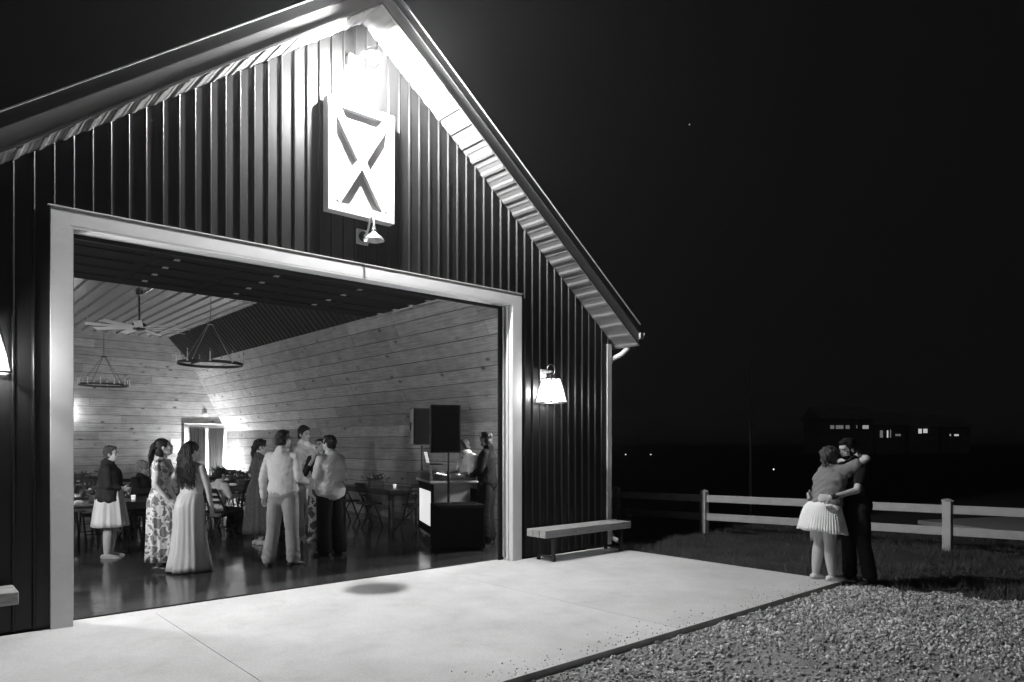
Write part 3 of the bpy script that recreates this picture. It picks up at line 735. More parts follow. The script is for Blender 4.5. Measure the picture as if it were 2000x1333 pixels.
class Person:
    def __init__(s, label, loc, rz, H=1.75, w=1.0, sh=1.0, skin=None, look=(0, 0), foot=(.25, .25), hands=None, **J):
        s.k = H / 1.75; s.w = w; s.sh = sh; s.skin = skin or M_skin
        s.t = thing('person', label, 'person', loc, rz)
        s.J = {}
        for k_, v in BASE.items(): s.J[k_] = V(J.get(k_, v)) * s.k
        for side, sg in (('r', 1), ('l', -1)):
            for k_, v in SIDE.items():
                d = V((v[0] * sg * (sh if k_ in ('shoulder', 'elbow', 'wrist') else 1), v[1], v[2]))
                s.J[k_ + side] = V(J[k_ + side]) * s.k if (k_ + side) in J else d * s.k
        s.yaw, s.pitch = math.radians(look[0]), math.radians(look[1])
        s.HM = Matrix.Rotation(s.yaw, 4, 'Z') @ Matrix.Rotation(s.pitch, 4, 'X')
        s.foot = foot; s.hands = hands or {}
        s.spine = [(.90, s.J['pelvis'] - V((0, 0, .05 * s.k))), (.95, s.J['pelvis']), (1.08, s.J['waist']), (1.30, s.J['chest']), (1.475, s.J['neck']), (1.60, s.J['neck'].lerp(s.J['skull'], .75))]
        s.body()
    def sp(s, z):
        q = s.spine
        if z <= q[0][0]: return q[0][1] + V((0, 0, (z - q[0][0]) * s.k))
        for (z0, p0), (z1, p1) in zip(q[:-1], q[1:]):
            if z <= z1: return p0.lerp(p1, (z - z0) / (z1 - z0))
        return q[-1][1]
    def fr(s, z):
        t = max(0, min(1, (z - .95) / .45)); hp = (s.J['hipr'] - s.J['hipl']).normalized(); shd = (s.J['shoulderr'] - s.J['shoulderl']).normalized()
        u = hp.lerp(shd, t).normalized(); up = (s.sp(min(z + .04, 1.6)) - s.sp(z - .04)).normalized(); w_ = up.cross(u).normalized()
        return w_.cross(up).normalized(), w_
    def torso(s, mb, prof, off=0.0, n=28):
        k = s.k; st = []
        for z, a, b_, yo in prof:
            u, w_ = s.fr(z); ww = s.w if z < 1.36 else 1 + (s.w - 1) * .4; ss = s.sh if z > 1.2 else 1
            st.append((s.sp(z) + w_ * (yo * k), u, w_, (a * ww * ss + off) * k, (b_ * ww + off) * k))
        mb.loft(st, n, dome=True); return mb
    TP = [(.86, .125, .085, 0), (.91, .165, .108, -.012), (.97, .165, .108, -.012), (1.03, .148, .100, -.004), (1.09, .135, .095, 0), (1.18, .142, .100, .004), (1.27, .155, .108, .006), (1.34, .162, .105, .0), (1.40, .155, .088, -.006), (1.44, .11, .07, -.012), (1.47, .065, .058, -.012)]
    def arm(s, mb, side, grow=0.0, upto=2.0, wt=1.0):
        S, E, W = (s.J[n_ + side] for n_ in ('shoulder', 'elbow', 'wrist')); k = s.k * (1 + (s.w - 1) * .5) * wt; g = grow * s.k
        ru = [.052, .050, .046, .041]; rf_ = [.041, .041, .034, .026]
        tip = S.lerp(E, min(1, upto)) if upto <= 1 else E
        m = 3; rr = [ru[0] + (ru[-1] - ru[0]) * min(1, upto) * i / m for i in range(m + 1)]
        mb.seg(S, tip, [r * k + g for r in rr])
        mb.seg(s.sp(1.40).lerp(S, .3), S, [.055 * k + g, .053 * k + g]); mb.seg(s.sp(1.47), S.lerp(s.sp(1.42), .25), [.046 * k + g * .6, .046 * k + g * .6])
        if upto > 1:
            t = min(1, upto - 1); tip = E.lerp(W, t); mb.seg(E, tip, [(rf_[0] + (rf_[-1] - rf_[0]) * t * i / 3) * k + g for i in range(4)])
    def leg(s, mb, side, grow=(0, 0, 0), upto=2.0):
        Hp, K, A = (s.J[n_ + side] for n_ in ('hip', 'knee', 'ankle')); k = s.k * (1 + (s.w - 1) * .75)
        g0, g1, g2 = [g * s.k for g in grow]
        mb.seg(Hp, K, [.088 * k + g0, .084 * k + g0, .070 * k + (g0 + g1) / 2, .056 * k + g1])
        if upto > 1:
            up = [.054 * k + g1, .060 * k + g1, .052 * k + (g1 + g2) / 2, .036 * k + g2]; t = upto - 1
            tip = K.lerp(A, t); n = [up[0], up[0] + (up[1] - up[0]), up[2], up[3]]
            if t < 1: n = [up[0], up[1], up[1] * .9 + up[2] * .1]
            mb.seg(K - (A - K).normalized() * 0, tip, n)
    def footv(s, side):
        a = s.foot[0 if side == 'r' else 1] * (1 if side == 'r' else -1); return V((math.sin(a), math.cos(a), 0))
    def shoe_mb(s, mb, side, grow=0.0, low=0.0):
        A = s.J['ankle' + side]; d = s.footv(side); k = s.k; u = V((d.y, -d.x, 0)); z = -A.z + .034 * k + (A.z - .085 * k)
        c = A + V((0, 0, -A.z + .0)) if A.z < .2 * k else A + V((0, 0, -.085 * k))
        pts = [(-.055, .030, .034), (-.02, .036, .040), (.04, .038, .036), (.10, .044, .028), (.155, .042, .020), (.185, .028, .014)]
        mb.loft([(c + d * (p * k) + V((0, 0, (h + grow * .5) * k)), u, V((0, 0, 1)), (w_ + grow) * k, (h + grow * .5) * k) for p, w_, h in pts], 16)
        return c, d, u
    def hand(s, mb, side, direction, normal, curl=.6, spread=1.0):
        W = s.J['wrist' + side]; d = V(direction).normalized(); nn = V(normal); nn = (nn - d * nn.dot(d)).normalized(); u = d.cross(nn).normalized(); k = s.k
        ts = 1 if s.hands.get('t' + side, 1) > 0 else -1
        mb.loft([(W - d * .01 * k, u, nn, .024 * k, .018 * k), (W + d * .03 * k, u, nn, .035 * k, .015 * k), (W + d * .07 * k, u, nn, .041 * k, .013 * k), (W + d * .088 * k, u, nn, .038 * k, .011 * k)], 14)
        for i, L_ in enumerate((.068, .080, .074, .056)):
            b_ = W + d * .088 * k + u * ((i - 1.5) * -.0205 * ts * k); cur = curl + .08 * i; q = b_; dd = d + u * ((i - 1.5) * -.06 * spread * ts)
            for j, f in enumerate((.45, .32, .23)):
                a = cur * (j + .6); e = q + (dd * math.cos(a) + nn * math.sin(a)) * (L_ * f * k); mb.seg(q, e, [.0098 * k, .009 * k], 8); q = e
        b_ = W + d * .025 * k + u * (.030 * ts * k); e = b_ + (d * .7 + u * .7 * ts + nn * .25).normalized() * .042 * k; e2 = e + (d * .9 + u * .2 * ts + nn * .35).normalized() * .032 * k
        mb.seg(b_, e, [.014 * k, .011 * k], 8); mb.seg(e, e2, [.011 * k, .009 * k], 8)
    def hp(s, p): return s.J['skull'] + s.HM @ (V(p) * s.k)
    def body(s):
        mb = MB(); k = s.k; s.torso(mb, s.TP)
        for sd in 'rl':
            s.arm(mb, sd); s.leg(mb, sd); s.shoe_mb(mb, sd)
            A = s.J['ankle' + sd]; mb.seg(A, A - V((0, 0, .03 * k)), [.036 * k, .036 * k])
            E, W = s.J['elbow' + sd], s.J['wrist' + sd]; dr, nr, cu = s.hands.get(sd, (None, None, .45)); dr = V(dr) if dr else (W - E); nr = V(nr) if nr else V((-1 if sd == 'r' else 1, .25, 0))
            s.hand(mb, sd, dr, nr, cu)
        # neck and head
        ub = s.J['neck']; mb.seg(ub - V((0, 0, .03 * k)), s.hp((0, -.015, -.06)), [.060 * k * (s.w * .5 + .5), .054 * k, .053 * k])
        M = s.HM
        mb.ell(s.hp((0, -.012, .022)), (.074 * k, .093 * k, .094 * k), M)
        mb.ell(s.hp((0, .022, -.030)), (.060 * k, .070 * k, .080 * k), M)
        mb.ell(s.hp((0, .040, -.082)), (.042 * k * (s.w * .4 + .6), .042 * k, .030 * k), M)
        mb.ell(s.hp((0, .052, .035)), (.052 * k, .034 * k, .030 * k), M)
        mb.ell(s.hp((0, .098, -.018)), (.012 * k, .020 * k, .013 * k), M, 8, 6); mb.seg(s.hp((0, .088, .012)), s.hp((0, .104, -.014)), [.008 * k, .0105 * k], 8)
        for sx in (-1, 1):
            mb.ell(s.hp((sx * .078, -.005, -.012)), (.010 * k, .020 * k, .032 * k), M, 8, 6)
            mb.ell(s.hp((sx * .036, .066, -.028)), (.020 * k, .014 * k, .020 * k), M, 8, 6)
        mb.ell(s.hp((0, .090, -.050)), (.024 * k, .010 * k, .007 * k), M, 8, 6); mb.ell(s.hp((0, .087, -.062)), (.021 * k, .010 * k, .008 * k), M, 8, 6)
        me = fuse(mb, .0068, 1); s.bodyo = link('body', me, s.skin, s.t, True)
        for sx in (-1, 1):
            e = MB(); e.ell(s.hp((sx * .031, .0765, .002)), (.013 * k, .008 * k, .0065 * k), M, 8, 6); e.build('eye', M_feature, s.t, True)
            e = MB(); e.tube([s.hp((sx * .014, .090, .022)), s.hp((sx * .034, .086, .028)), s.hp((sx * .052, .070, .020))], .005 * k, 6); e.build('eyebrow', M_feature, s.t, True)
        e = MB(); e.tube([s.hp((-.022, .094, -.056)), s.hp((0, .101, -.056)), s.hp((.022, .094, -.056))], .0028 * k, 6); e.build('mouth', s.skin if False else M_cloth_g, s.t, True)
    # ---- clothes
    def shirt(s, m, sleeve=2.0, lo=.92, grow=.020, name='shirt', fold=.006, collar=True, loose=0.0, seed=1.0, sg=.014):
        mb = MB(); pr = [(z, a + (loose if z < 1.2 else loose * .3), b_ + (loose if z < 1.2 else loose * .3), y) for z, a, b_, y in s.TP if z >= lo - .02]
        pr = [(lo, pr[0][1] + .002, pr[0][2] + .002, pr[0][3])] + [q for q in pr if q[0] > lo + .015]
        s.torso(mb, pr, grow)
        for sd in 'rl': s.arm(mb, sd, sg, sleeve if not isinstance(sleeve, dict) else sleeve[sd])
        if collar:
            a = s.sp(1.475); c = s.sp(1.53); mb.seg(a, c, [.066 * s.k, .063 * s.k])
        def dsp(co, no):
            d = wob(co, 17, seed, (1, 1, .8)) * fold * .5 + wob(co, 44, seed + 2, (1, 1, .7)) * fold * .3 + np.sin(co[:, 2] * 75 + 16 * co[:, 0] * np.sin(seed) + 7 * np.sin(co[:, 0] * 9 + seed) + 9 * co[:, 1]) * fold * .28
            hl = co[:, 2] < (lo + .14) * s.k; d[hl] += np.abs(np.sin(np.arctan2(co[hl, 1], co[hl, 0]) * 8 + seed)) * fold * .4
            return d
        me = fuse(mb, .0085, 1, dsp); return link(name, me, m, s.t, True)
    def trousers(s, m, top=1.04, g=(.022, .030, .036), name='trousers', seed=2.0, fold=.007, hem=1.93):
        mb = MB(); pr = [q for q in s.TP if q[0] <= top + .01]; s.torso(mb, pr, .014)
        for sd in 'rl': s.leg(mb, sd, g, hem)
        def dsp(co, no):
            return wob(co, 14, seed, (1, 1, .7)) * fold * .45 + np.sin(co[:, 2] * 70 + 5 * np.sin(co[:, 0] * 14 + seed) + 14 * co[:, 1] + 11 * co[:, 0]) * fold * .13 * (1 + 1.8 * (co[:, 2] < .26 * s.k))
        me = fuse(mb, .0095, 1, dsp); o = link(name, me, m, s.t, True)
        b_ = MB(); st = []
        for z in (top - .012, top + .016):
            q = [t for t in s.TP if abs(t[0] - top) < .05][0]; u, w_ = s.fr(z); st.append((s.sp(z) + w_ * q[3] * s.k, u, w_, (q[1] * s.w + .022) * s.k, (q[2] * s.w + .022) * s.k))
        b_.loft(st, 28, dome=False); b_.build('belt', M_shoe_d, s.t, 40); return o
    def skirt(s, m, prof, pleats=0, amp=.01, name='skirt', n=180, seed=0.0, ctr=None, tilt=(0, 0)):
        """prof: (z, a, b, yoff) from waist down; an open cloth with inner side"""
        mb = MB(); rs = []; k = s.k; N_ = len(prof) * 3
        zs_ = np.linspace(0, len(prof) - 1, N_)
        for q in zs_:
            i = min(int(q), len(prof) - 2); f = q - i; P_ = [prof[i][j] + (prof[i + 1][j] - prof[i][j]) * f for j in range(4)]
            t = q / (len(prof) - 1); c = s.sp(P_[0]) if P_[0] > .88 else V((s.sp(.9).x, s.sp(.9).y, P_[0] * k))
            ring = []
            for j in range(n):
                a = 2 * math.pi * j / n
                r = 1.0; am = amp * (t ** .8)
                if pleats: o = am * (abs((a * pleats / (2 * math.pi)) % 1 - .5) * 4 - 1) * (.7 + .3 * math.sin(a * 3 + seed)) + am * 1.2 * math.sin(a * 5 + seed + t) * t
                else: o = am * (math.sin(a * 7 + seed + 1.2 * math.sin(a * 2 + t * 2)) + .6 * math.sin(a * 12 + seed * 2 + t * 1.5) + .35 * math.sin(a * 19 + seed * 3))
                ring.append(c + V(((P_[1] * k + o) * math.cos(a), (P_[2] * k + o) * math.sin(a) + P_[3] * k, tilt[1] * t * math.cos(a) + tilt[0] * t * math.sin(a) + .006 * t * math.sin(a * 6 + seed))))
            rs.append(ring)
        inner = [[c_ + (p - c_) * .965 for p in r] for r in rs for c_ in [sum(r, V()) / len(r)]]
        mb.rings(rs + inner[::-1], cap=False)
        # close waist
        return mb.build(name, m, s.t, True)
    def shoes(s, m, name='shoe', sole=None):
        for sd in 'rl':
            mb = MB(); c, d, u = s.shoe_mb(mb, sd, .008); A = s.J['ankle' + sd]; mb.seg(A + V((0, 0, -.02 * s.k)), A + V((0, 0, -.055 * s.k)), [.041 * s.k, .045 * s.k])
            o = link(name, fuse(mb, .007, 1), m, s.t, True)
            sb = MB(); k = s.k; out = []
            for p, w_ in ((-.066, .018), (-.055, .032), (-.02, .040), (.04, .042), (.10, .050), (.155, .047), (.188, .028), (.197, .010)): out.append((p, w_))
            ring = [c + d * p * k + u * w_ * k for p, w_ in out] + [c + d * p * k - u * w_ * k for p, w_ in out[::-1]]
            sb.rings([[q + V((0, 0, .001)) for q in ring], [q + V((0, 0, .022 * k)) for q in ring]]); sb.build('sole', sole or m, o)
    def sandals(s, m):
        for sd in 'rl':
            A = s.J['ankle' + sd]; d = s.footv(sd); u = V((d.y, -d.x, 0)); k = s.k; c = A + V((0, 0, -.085 * k)); mb = MB()
            out = [(-.07, .02), (-.05, .036), (0, .038), (.06, .040), (.12, .048), (.18, .040), (.205, .015)]
            ring = [c + d * p * k + u * w_ * k for p, w_ in out] + [c + d * p * k - u * w_ * k for p, w_ in out[::-1]]
            mb.rings([[q + V((0, 0, -.012)) for q in ring], [q + V((0, 0, .006 * k)) for q in ring]])
            for p, h in ((.055, .082), (.115, .064)):
                mb.tube([c + d * p * k + u * (math.cos(t) * .050 * k) + V((0, 0, h * math.sin(t) * k)) for t in (math.pi * i / 8 for i in range(9))], .009 * k, 8)
            mb.build('sandal', m, s.t, 40)
    def hair_short(s, m, back=1.0, top=1.0, seed=0.0, lowb=-.05, vol=.0):
        k = s.k; mb = MB(); M = s.HM
        mb.ell(s.hp((0, -.026 - vol * .3, .038)), ((.081 + vol) * k, (.094 + vol) * k, (.090 + vol) * top * k), M, 24, 16)
        mb.ell(s.hp((0, -.050, lowb + .02)), ((.070 + vol) * k, (.062 + vol) * back * k, .062 * k), M, 20, 12)
        mb.ell(s.hp((0, .030, .092)), (.056 * k, .050 * k, .026 * top * k), M, 16, 10)
        for sx in (-1, 1): mb.ell(s.hp((sx * .070, .008, .018)), (.013 * k, .026 * k, .036 * k), M, 10, 8)
        d = lambda co, no: wob(co, 170, seed, (1, 1, .6)) * .004 + wob(co, 60, seed + 1) * .003
        return link('hair', fuse(mb, .0065, 1, d), m, s.t, True)
    def strands(s, m, pathf, n, r=.010, name='hair', seed=1, base=None):
        rnd = random.Random(seed); mb = MB()
        if base: base(mb)
        for i in range(n): mb.tube(pathf(rnd, i), r * rnd.uniform(.6, 1.2) * s.k, 6, r1=.002)
        me = mb.mesh('h'); return link(name, me, m, s.t, True)
    def hair_long(s, m, length=.5, width=.11, wavy=.02, n=130, seed=4, back=-.10, curl=False):
        k = s.k
        def base(mb):
            mb.ell(s.hp((0, -.030, .036)), (.090 * k, .104 * k, .096 * k), s.HM, 24, 14); mb.ell(s.hp((0, -.065, -.06)), (.085 * k, .060 * k, .10 * k), s.HM, 20, 12)
            mb.ell(s.hp((0, -.09, -.16)), (width * .8 * k, .045 * k, .13 * k), s.HM, 20, 12)
        def pf(rnd, i):
            a = rnd.uniform(-1, 1); el = rnd.uniform(.2, 1); p0 = s.hp((.070 * a, -.06 - .045 * math.sqrt(max(0, 1 - a * a)) * rnd.uniform(.4, 1), .09 * el)); L_ = length * rnd.uniform(.72, 1.08); pts = [p0]
            x1 = a * width * rnd.uniform(.7, 1.1); ph_ = rnd.uniform(0, 6.3); bk = s.hp((0, back - .02, 0)); 
            for j in range(1, 13):
                t = j / 12; z = p0.z - (L_ + .1 * el) * k * t; w_ = wavy * math.sin(t * 12 + ph_) * t
                pts.append(V((p0.x + (s.J['skull'].x + x1 * k - p0.x) * min(1, t * 1.6) + w_, bk.y - .02 * math.sin(t * 3) + rnd.uniform(-.012, .012) + .6 * w_ - (0.03 if t > .3 else .1 * t), z)))
            return pts
        return s.strands(m, pf, n, .012, seed=seed, base=base)
    def hair_bun(s, m, seed=2, tail=.18, vol=0.0):
        k = s.k; mb = MB()
        mb.ell(s.hp((0, -.030, .036)), ((.086 + vol) * k, (.100 + vol) * k, (.092 + vol) * k), s.HM, 24, 14); mb.ell(s.hp((0, .028, .088)), (.060 * k, .050 * k, .030 * k), s.HM, 14, 10)
        mb.ell(s.hp((0, -.11, -.01)), (.055 * k, .05 * k, .055 * k), s.HM, 14, 10); mb.ell(s.hp((.01, -.12, -.01 - tail * .5)), (.045 * k, .04 * k, tail * .5 * k), s.HM, 14, 10)
        d = lambda co, no: wob(co, 70, seed, (1, 1, .6)) * .008 + np.sin(co[:, 0] * 260 + 60 * co[:, 2] + 5 * np.sin(co[:, 2] * 30)) * .0035 + wob(co, 190, seed + 1, (1, 1, .5)) * .004
        return link('hair', fuse(mb, .0065, 1, d), m, s.t, True)
    def part(s, name, mb, m, smooth=True): return mb.build(name, m, s.t, smooth)

def at(u, v, z=0.0): p = gp(u, v, z); return (p.x, p.y, z)

# ---- P1: woman in dark cardigan and light dress, seen from the side
p = Person('person with short hair wearing a dark cardigan over a pale knee length dress', at(215, 1090), rf(.97, .25), 1.60, 1.18, look=(-8, 4), kneer=(.10, .0, .50),
           elbowr=(.21, .03, 1.15), wristr=(.10, .20, 1.10), elbowl=(-.21, .03, 1.15), wristl=(-.10, .19, 1.07), foot=(.1, .3))
p.skirt(M_cloth_l, [(1.30, .16, .13, 0), (1.05, .185, .165, .0), (.92, .215, .20, -.01), (.75, .235, .225, -.01), (.50, .255, .26, -.01)], 0, .012, 'dress', seed=1.0)
p.shirt(M_cloth_n, 1.75, .86, .034, 'cardigan', collar=False, loose=.014, seed=3)
p.hair_short(M_hairm, 1.05, 1.08, 1.0, vol=.006); p.shoes(M_cloth_k)
# ---- P3: floral dress
p = Person('person with long dark hair in a bold floral maxi dress looking up to the right', at(318, 1114), rf(.95, .2), 1.71, 1.12, look=(5, 14), elbowr=(.26, -.02, 1.15), wristr=(.28, .14, .95), elbowl=(-.25, -.10, 1.14), wristl=(-.24, -.10, .90), foot=(.1, .1))
p.skirt(M_floral, [(1.12, .152, .125, 0), (1.0, .185, .155, -.01), (.90, .20, .18, -.015), (.5, .19, .19, -.01), (.13, .195, .215, 0)], 0, .013, 'dress_skirt', seed=2.2)
p.shirt(M_floral, .25, 1.02, .018, 'dress_bodice', collar=False, seed=5, fold=.005)
for sd in 'rl':
    S = p.J['shoulder' + sd]; mb = MB()
    mb.rings([[S + V(((.055 + .035 * t) * math.cos(a) * (1 + .12 * math.sin(a * 9)), (.06 + .03 * t) * math.sin(a), .055 - .10 * t + .012 * math.sin(a * 7))) for a in (2 * math.pi * i / 48 for i in range(48))] for t in (0, .5, 1)], cap=False); p.part('ruffle', mb, M_floral)
p.hair_long(M_hair, .40, .085, .010, 150, 4, back=-.10); p.shoes(M_shoe_d)
# ---- P4: pale gown, long wavy hair
p = Person('person from behind in a long pale gown with dark wavy hair', at(374, 1116), rf(.25, .95), 1.66, 1.12, look=(-22, -12), elbowl=(-.30, -.10, 1.17), wristl=(-.29, .02, .96), elbowr=(.25, .02, 1.13), wristr=(.265, .06, .88),
           pelvis=(0, -.02, .95), hands=dict(l=((.1, .1, -1), (1, .1, 0), .3)))
p.skirt(M_satin, [(1.08, .140, .112, -.002), (.99, .185, .16, -.02), (.90, .205, .185, -.03), (.62, .20, .19, -.02), (.3, .235, .23, -.01), (.03, .29, .29, -.01)], 0, .011, 'gown_skirt', seed=.4)
mb = MB(); p.torso(mb, [(1.06, .136, .095, 0), (1.14, .138, .098, .008), (1.22, .140, .10, .03), (1.30, .135, .095, .04), (1.36, .07, .05, .05)], .008); p.part('gown_bodice', mb, M_satin)
mb = MB(); mb.tube([p.sp(1.36) + V((-.06, .07, 0)), p.J['neck'] + V((-.045, .02, .03)), p.J['neck'] + V((0, -.055, .03)), p.J['neck'] + V((.045, .02, .03)), p.sp(1.36) + V((.06, .07, 0))], .008, 6); p.part('halter_strap', mb, M_satin)
p.hair_long(M_hair, .50, .135, .032, 170, 8, back=-.085)
mb = MB(); W = p.J['wristl']; mb.lathe([(.030, -.008), (.034, -.004), (.034, .004), (.030, .008)], c=W, n=16); p.part('bracelet', mb, M_gold)
p.shoes(M_shoe_w)
# ---- P6: woman in dark patterned dress, white sandals
p = Person('person with dark ponytail in a long dark dress and white sandals', at(508, 1064), rf(.75, .55), 1.70, 1.10, look=(-25, 0), elbowl=(-.27, -.07, 1.16), wristl=(-.12, .14, 1.08), elbowr=(.25, .0, 1.16), wristr=(.10, .19, 1.10), foot=(.5, .1), kneel=(-.11, .02, .5),
           hands=dict(l=((.9, .3, 0), (.2, -1, 0), .4), r=((-.9, .2, 0), (0, -1, 0), .5)))
p.skirt(M_spot, [(1.14, .150, .125, 0), (1.0, .195, .175, -.01), (.90, .215, .20, -.015), (.55, .245, .235, -.01), (.20, .285, .27, -.01)], 0, .014, 'dress_skirt', seed=5.2)
p.shirt(M_spot, .72, 1.04, .020, 'dress_bodice', collar=False, seed=7, loose=.01, sg=.026)
p.hair_bun(M_hair, 3, .20, .006); p.sandals(M_shoe_w)
# ---- P8: man in light shirt and khaki trousers, back view
p = Person('person from behind in a pale long sleeved shirt and khaki trousers', at(553, 1107), rf(.18, .98), 1.82, 1.08, 1.04, look=(-12, 2), hipl=(-.095, 0, .92), anklel=(-.17, -.06, .085), kneel=(-.135, .0, .50), ankler=(.115, .05, .085), kneer=(.105, .03, .50),
           elbowl=(-.255, -.05, 1.14), wristl=(-.285, .02, .885), elbowr=(.24, -.03, 1.15), wristr=(.22, .20, 1.08), hands=dict(l=((0, .1, -1), (1, 0, 0), 1.1), r=((0, 1, -.1), (-1, 0, 0), .9)), foot=(.3, .5))
p.trousers(M_cloth_k, seed=2.5, g=(.018, .026, .034), fold=.010); p.shirt(M_cloth_l, 1.93, 1.00, .026, loose=.012, seed=2, fold=.007, sg=.013)
p.hair_short(M_hair, 1.0, 1.0, 2.0); p.shoes(M_shoe_d)
mb = MB(); q = p.J['wristr'] + V((.0, .10, -.02)); mb.add([q + V(a) for a in ((-.05, 0, .07), (.07, .01, .05), (.06, .02, -.09), (-.06, .01, -.07), (-.05, .012, .07), (.07, .022, .05), (.06, .032, -.09), (-.06, .022, -.07))], [(0, 1, 2, 3), (7, 6, 5, 4), (0, 4, 5, 1), (1, 5, 6, 2), (2, 6, 7, 3), (3, 7, 4, 0)])
qp = p.t.matrix_world
nap = mb.build('napkin', M_cloth_w); nap.location = p.t.location; nap.rotation_euler = p.t.rotation_euler; tag(nap, 'white folded paper napkin held by the person in khaki trousers', 'napkin')
# ---- P11: man in gingham shirt
p = Person('person in a checked shirt and black trousers with a drink, facing left', at(644, 1086), rf(-.80, .55), 1.76, 1.22, 1.02, look=(14, 4), elbowr=(.26, .0, 1.16), wristr=(.14, .26, 1.18), elbowl=(-.26, .0, 1.15), wristl=(-.13, .25, 1.14), waist=(0, .02, 1.08),
           hands=dict(r=((-.2, 1, .3), (-1, 0, 0), .9), l=((.3, 1, .1), (1, 0, 0), .9)), foot=(.2, .3), ankler=(.11, -.10, .085), kneer=(.10, -.03, .5))
p.trousers(M_cloth_d, seed=1.5, g=(.022, .038, .046)); p.shirt(M_ging, 1.35, .97, .028, loose=.014, seed=4, fold=.007, sg=.016); p.hair_short(M_hair, 1.0, 1.04, 5.0); p.shoes(M_shoe_d)
cup = MB(); cup.lathe([(.026, 0), (.036, .11), (.034, .11), (.024, .004)], n=18); cu = cup.build('drink_can', M_iron, None, 40)
cw = Matrix.Translation(p.t.location) @ Matrix.Rotation(p.t.rotation_euler.z, 4, 'Z') @ (p.J['wristr'] + V((-.045, .085, -.04))); cu.location = cw; tag(cu, 'dark drink can held by the person in the checked shirt', 'drink can')
# ---- P9: tall man behind
p = Person('very tall person in a white shirt and pale trousers behind the khaki group', at(594, 1052), rf(.55, -.8), 1.93, 1.0, 1.05, look=(25, -4), elbowl=(-.24, .05, 1.16), wristl=(-.12, .25, 1.12), foot=(.3, .3), ankler=(.12, .08, .085))
p.trousers(M_cloth_l, seed=6); p.shirt(M_cloth_w, 1.9, .93, .028, loose=.02, seed=9, fold=.010); p.hair_short(M_hair, 1.0, 1.15, 7.0, vol=.004); p.shoes(M_shoe_w)
# ---- P7: bald man behind
x_, y_ = px(546, 12.9)
p = Person('person with shaved head and grey shirt half hidden behind the pale shirted back', (x_, y_, 0), rf(.75, -.55), 1.80, 1.12, 1.05, look=(10, 0), skin=M_skind)
p.trousers(M_cloth_d, seed=3); p.shirt(M_cloth_g, 1.9, .93, .024, seed=12); p.hair_short(M_cloth_g, .9, .9, 3.0); p.shoes(M_shoe_d)
# ---- P10: laughing woman with glasses
p = Person('laughing person with glasses, hand at the chin, in dark floral trousers', at(626, 1056), rf(-.10, -.98), 1.72, 1.02, look=(-12, 14), elbowr=(.25, .08, 1.15), wristr=(.07, .17, 1.40), elbowl=(-.22, .06, 1.15), wristl=(-.02, .18, 1.12), foot=(.3, .3),
           hands=dict(r=((-.3, .0, 1), (-.6, -1, 0), .8)))
p.trousers(M_dfloral, seed=3, g=(.03, .06, .075)); p.shirt(M_cloth_n, 1.5, .95, .02, seed=14, collar=False); p.hair_bun(M_hair, 6, .1); p.shoes(M_shoe_w)
mb = MB()
for sx in (-1, 1): mb.tube([p.hp((sx * .034 + .024 * math.cos(a), .098, .002 + .019 * math.sin(a))) for a in (2 * math.pi * i / 14 for i in range(15))], .0028, 5); mb.tube([p.hp((sx * .058, .096, .004)), p.hp((sx * .080, .0, .0))], .0025, 5)
mb.tube([p.hp((-.010, .101, .004)), p.hp((.010, .101, .004))], .0025, 5); p.part('glasses', mb, M_iron)
mb = MB(); mb.ell(p.hp((0, .096, -.060)), (.020, .010, .015), p.HM, 10, 8); p.part('open_mouth', mb, M_feature)
# ---- P12: DJ
x_, y_ = px(921, 12.0)
p = Person('person with headphones, pale shirt and dark tie bent over the mixer', (x_, y_, 0), rf(-.85, -.45), 1.78, 1.22, 1.02, look=(0, -30), skin=M_skind, waist=(0, .02, 1.08), chest=(0, .05, 1.28), neck=(0, .09, 1.43), skull=(0, .15, 1.565),
           shoulderr=(.18, .06, 1.38), shoulderl=(-.18, .06, 1.38), elbowr=(.25, .12, 1.12), wristr=(.17, .37, 1.10), elbowl=(-.25, .12, 1.12), wristl=(-.17, .37, 1.10), hands=dict(r=((0, 1, -.1), (0, 0, -1), .3), l=((0, 1, -.1), (0, 0, -1), .3)))
p.trousers(M_cloth_n, seed=3); p.shirt(M_cloth_w, .98, .93, .026, seed=15, loose=.01, sg=.028); p.hair_short(M_hairm, 1.0, .95, 8.0); p.shoes(M_shoe_d)
mb = MB(); mb.tube([p.hp((.092 * math.cos(a), -.012, .018 + .105 * math.sin(a))) for a in (math.pi * i / 12 for i in range(13))], .009, 8); [mb.ell(p.hp((sx * .092, -.008, -.01)), (.020, .036, .040), p.HM, 12, 8) for sx in (-1, 1)]; p.part('headphones', mb, M_iron)
mb = MB(); mb.rings([[p.sp(z) + V((sx * w_, (.135 if z < 1.4 else .085) + yy, 0)) for sx, yy in ((-1, 0), (1, 0), (1, .008), (-1, .008))] for z, w_ in ((1.05, .035), (1.25, .03), (1.43, .018))]); p.part('necktie', mb, M_cloth_d, False)
# ---- P13: man in dark shirt at right
p = Person('bearded person in dark shirt and jeans beside the right door jamb', at(951, 1061), rf(-.93, .25), 1.84, 1.08, 1.04, look=(-20, 0), elbowr=(.26, .02, 1.15), wristr=(.12, .22, 1.08), elbowl=(-.26, .02, 1.16), wristl=(-.12, .22, 1.06),
           hands=dict(l=((.8, .5, 0), (.3, -1, 0), .5), r=((-.8, .5, 0), (-.3, -1, 0), .5)), foot=(.2, .2))
p.trousers(M_cloth_n, seed=8, g=(.03, .04, .046)); p.shirt(M_cloth_d, 1.9, .95, .026, seed=11, loose=.01); p.hair_short(M_hairm, .95, .9, 4.0); p.shoes(M_shoe_d, sole=M_shoe_w)
mb = MB(); mb.ell(p.hp((0, .045, -.080)), (.050, .050, .036), p.HM, 14, 10); p.part('beard', mb, M_hairm)
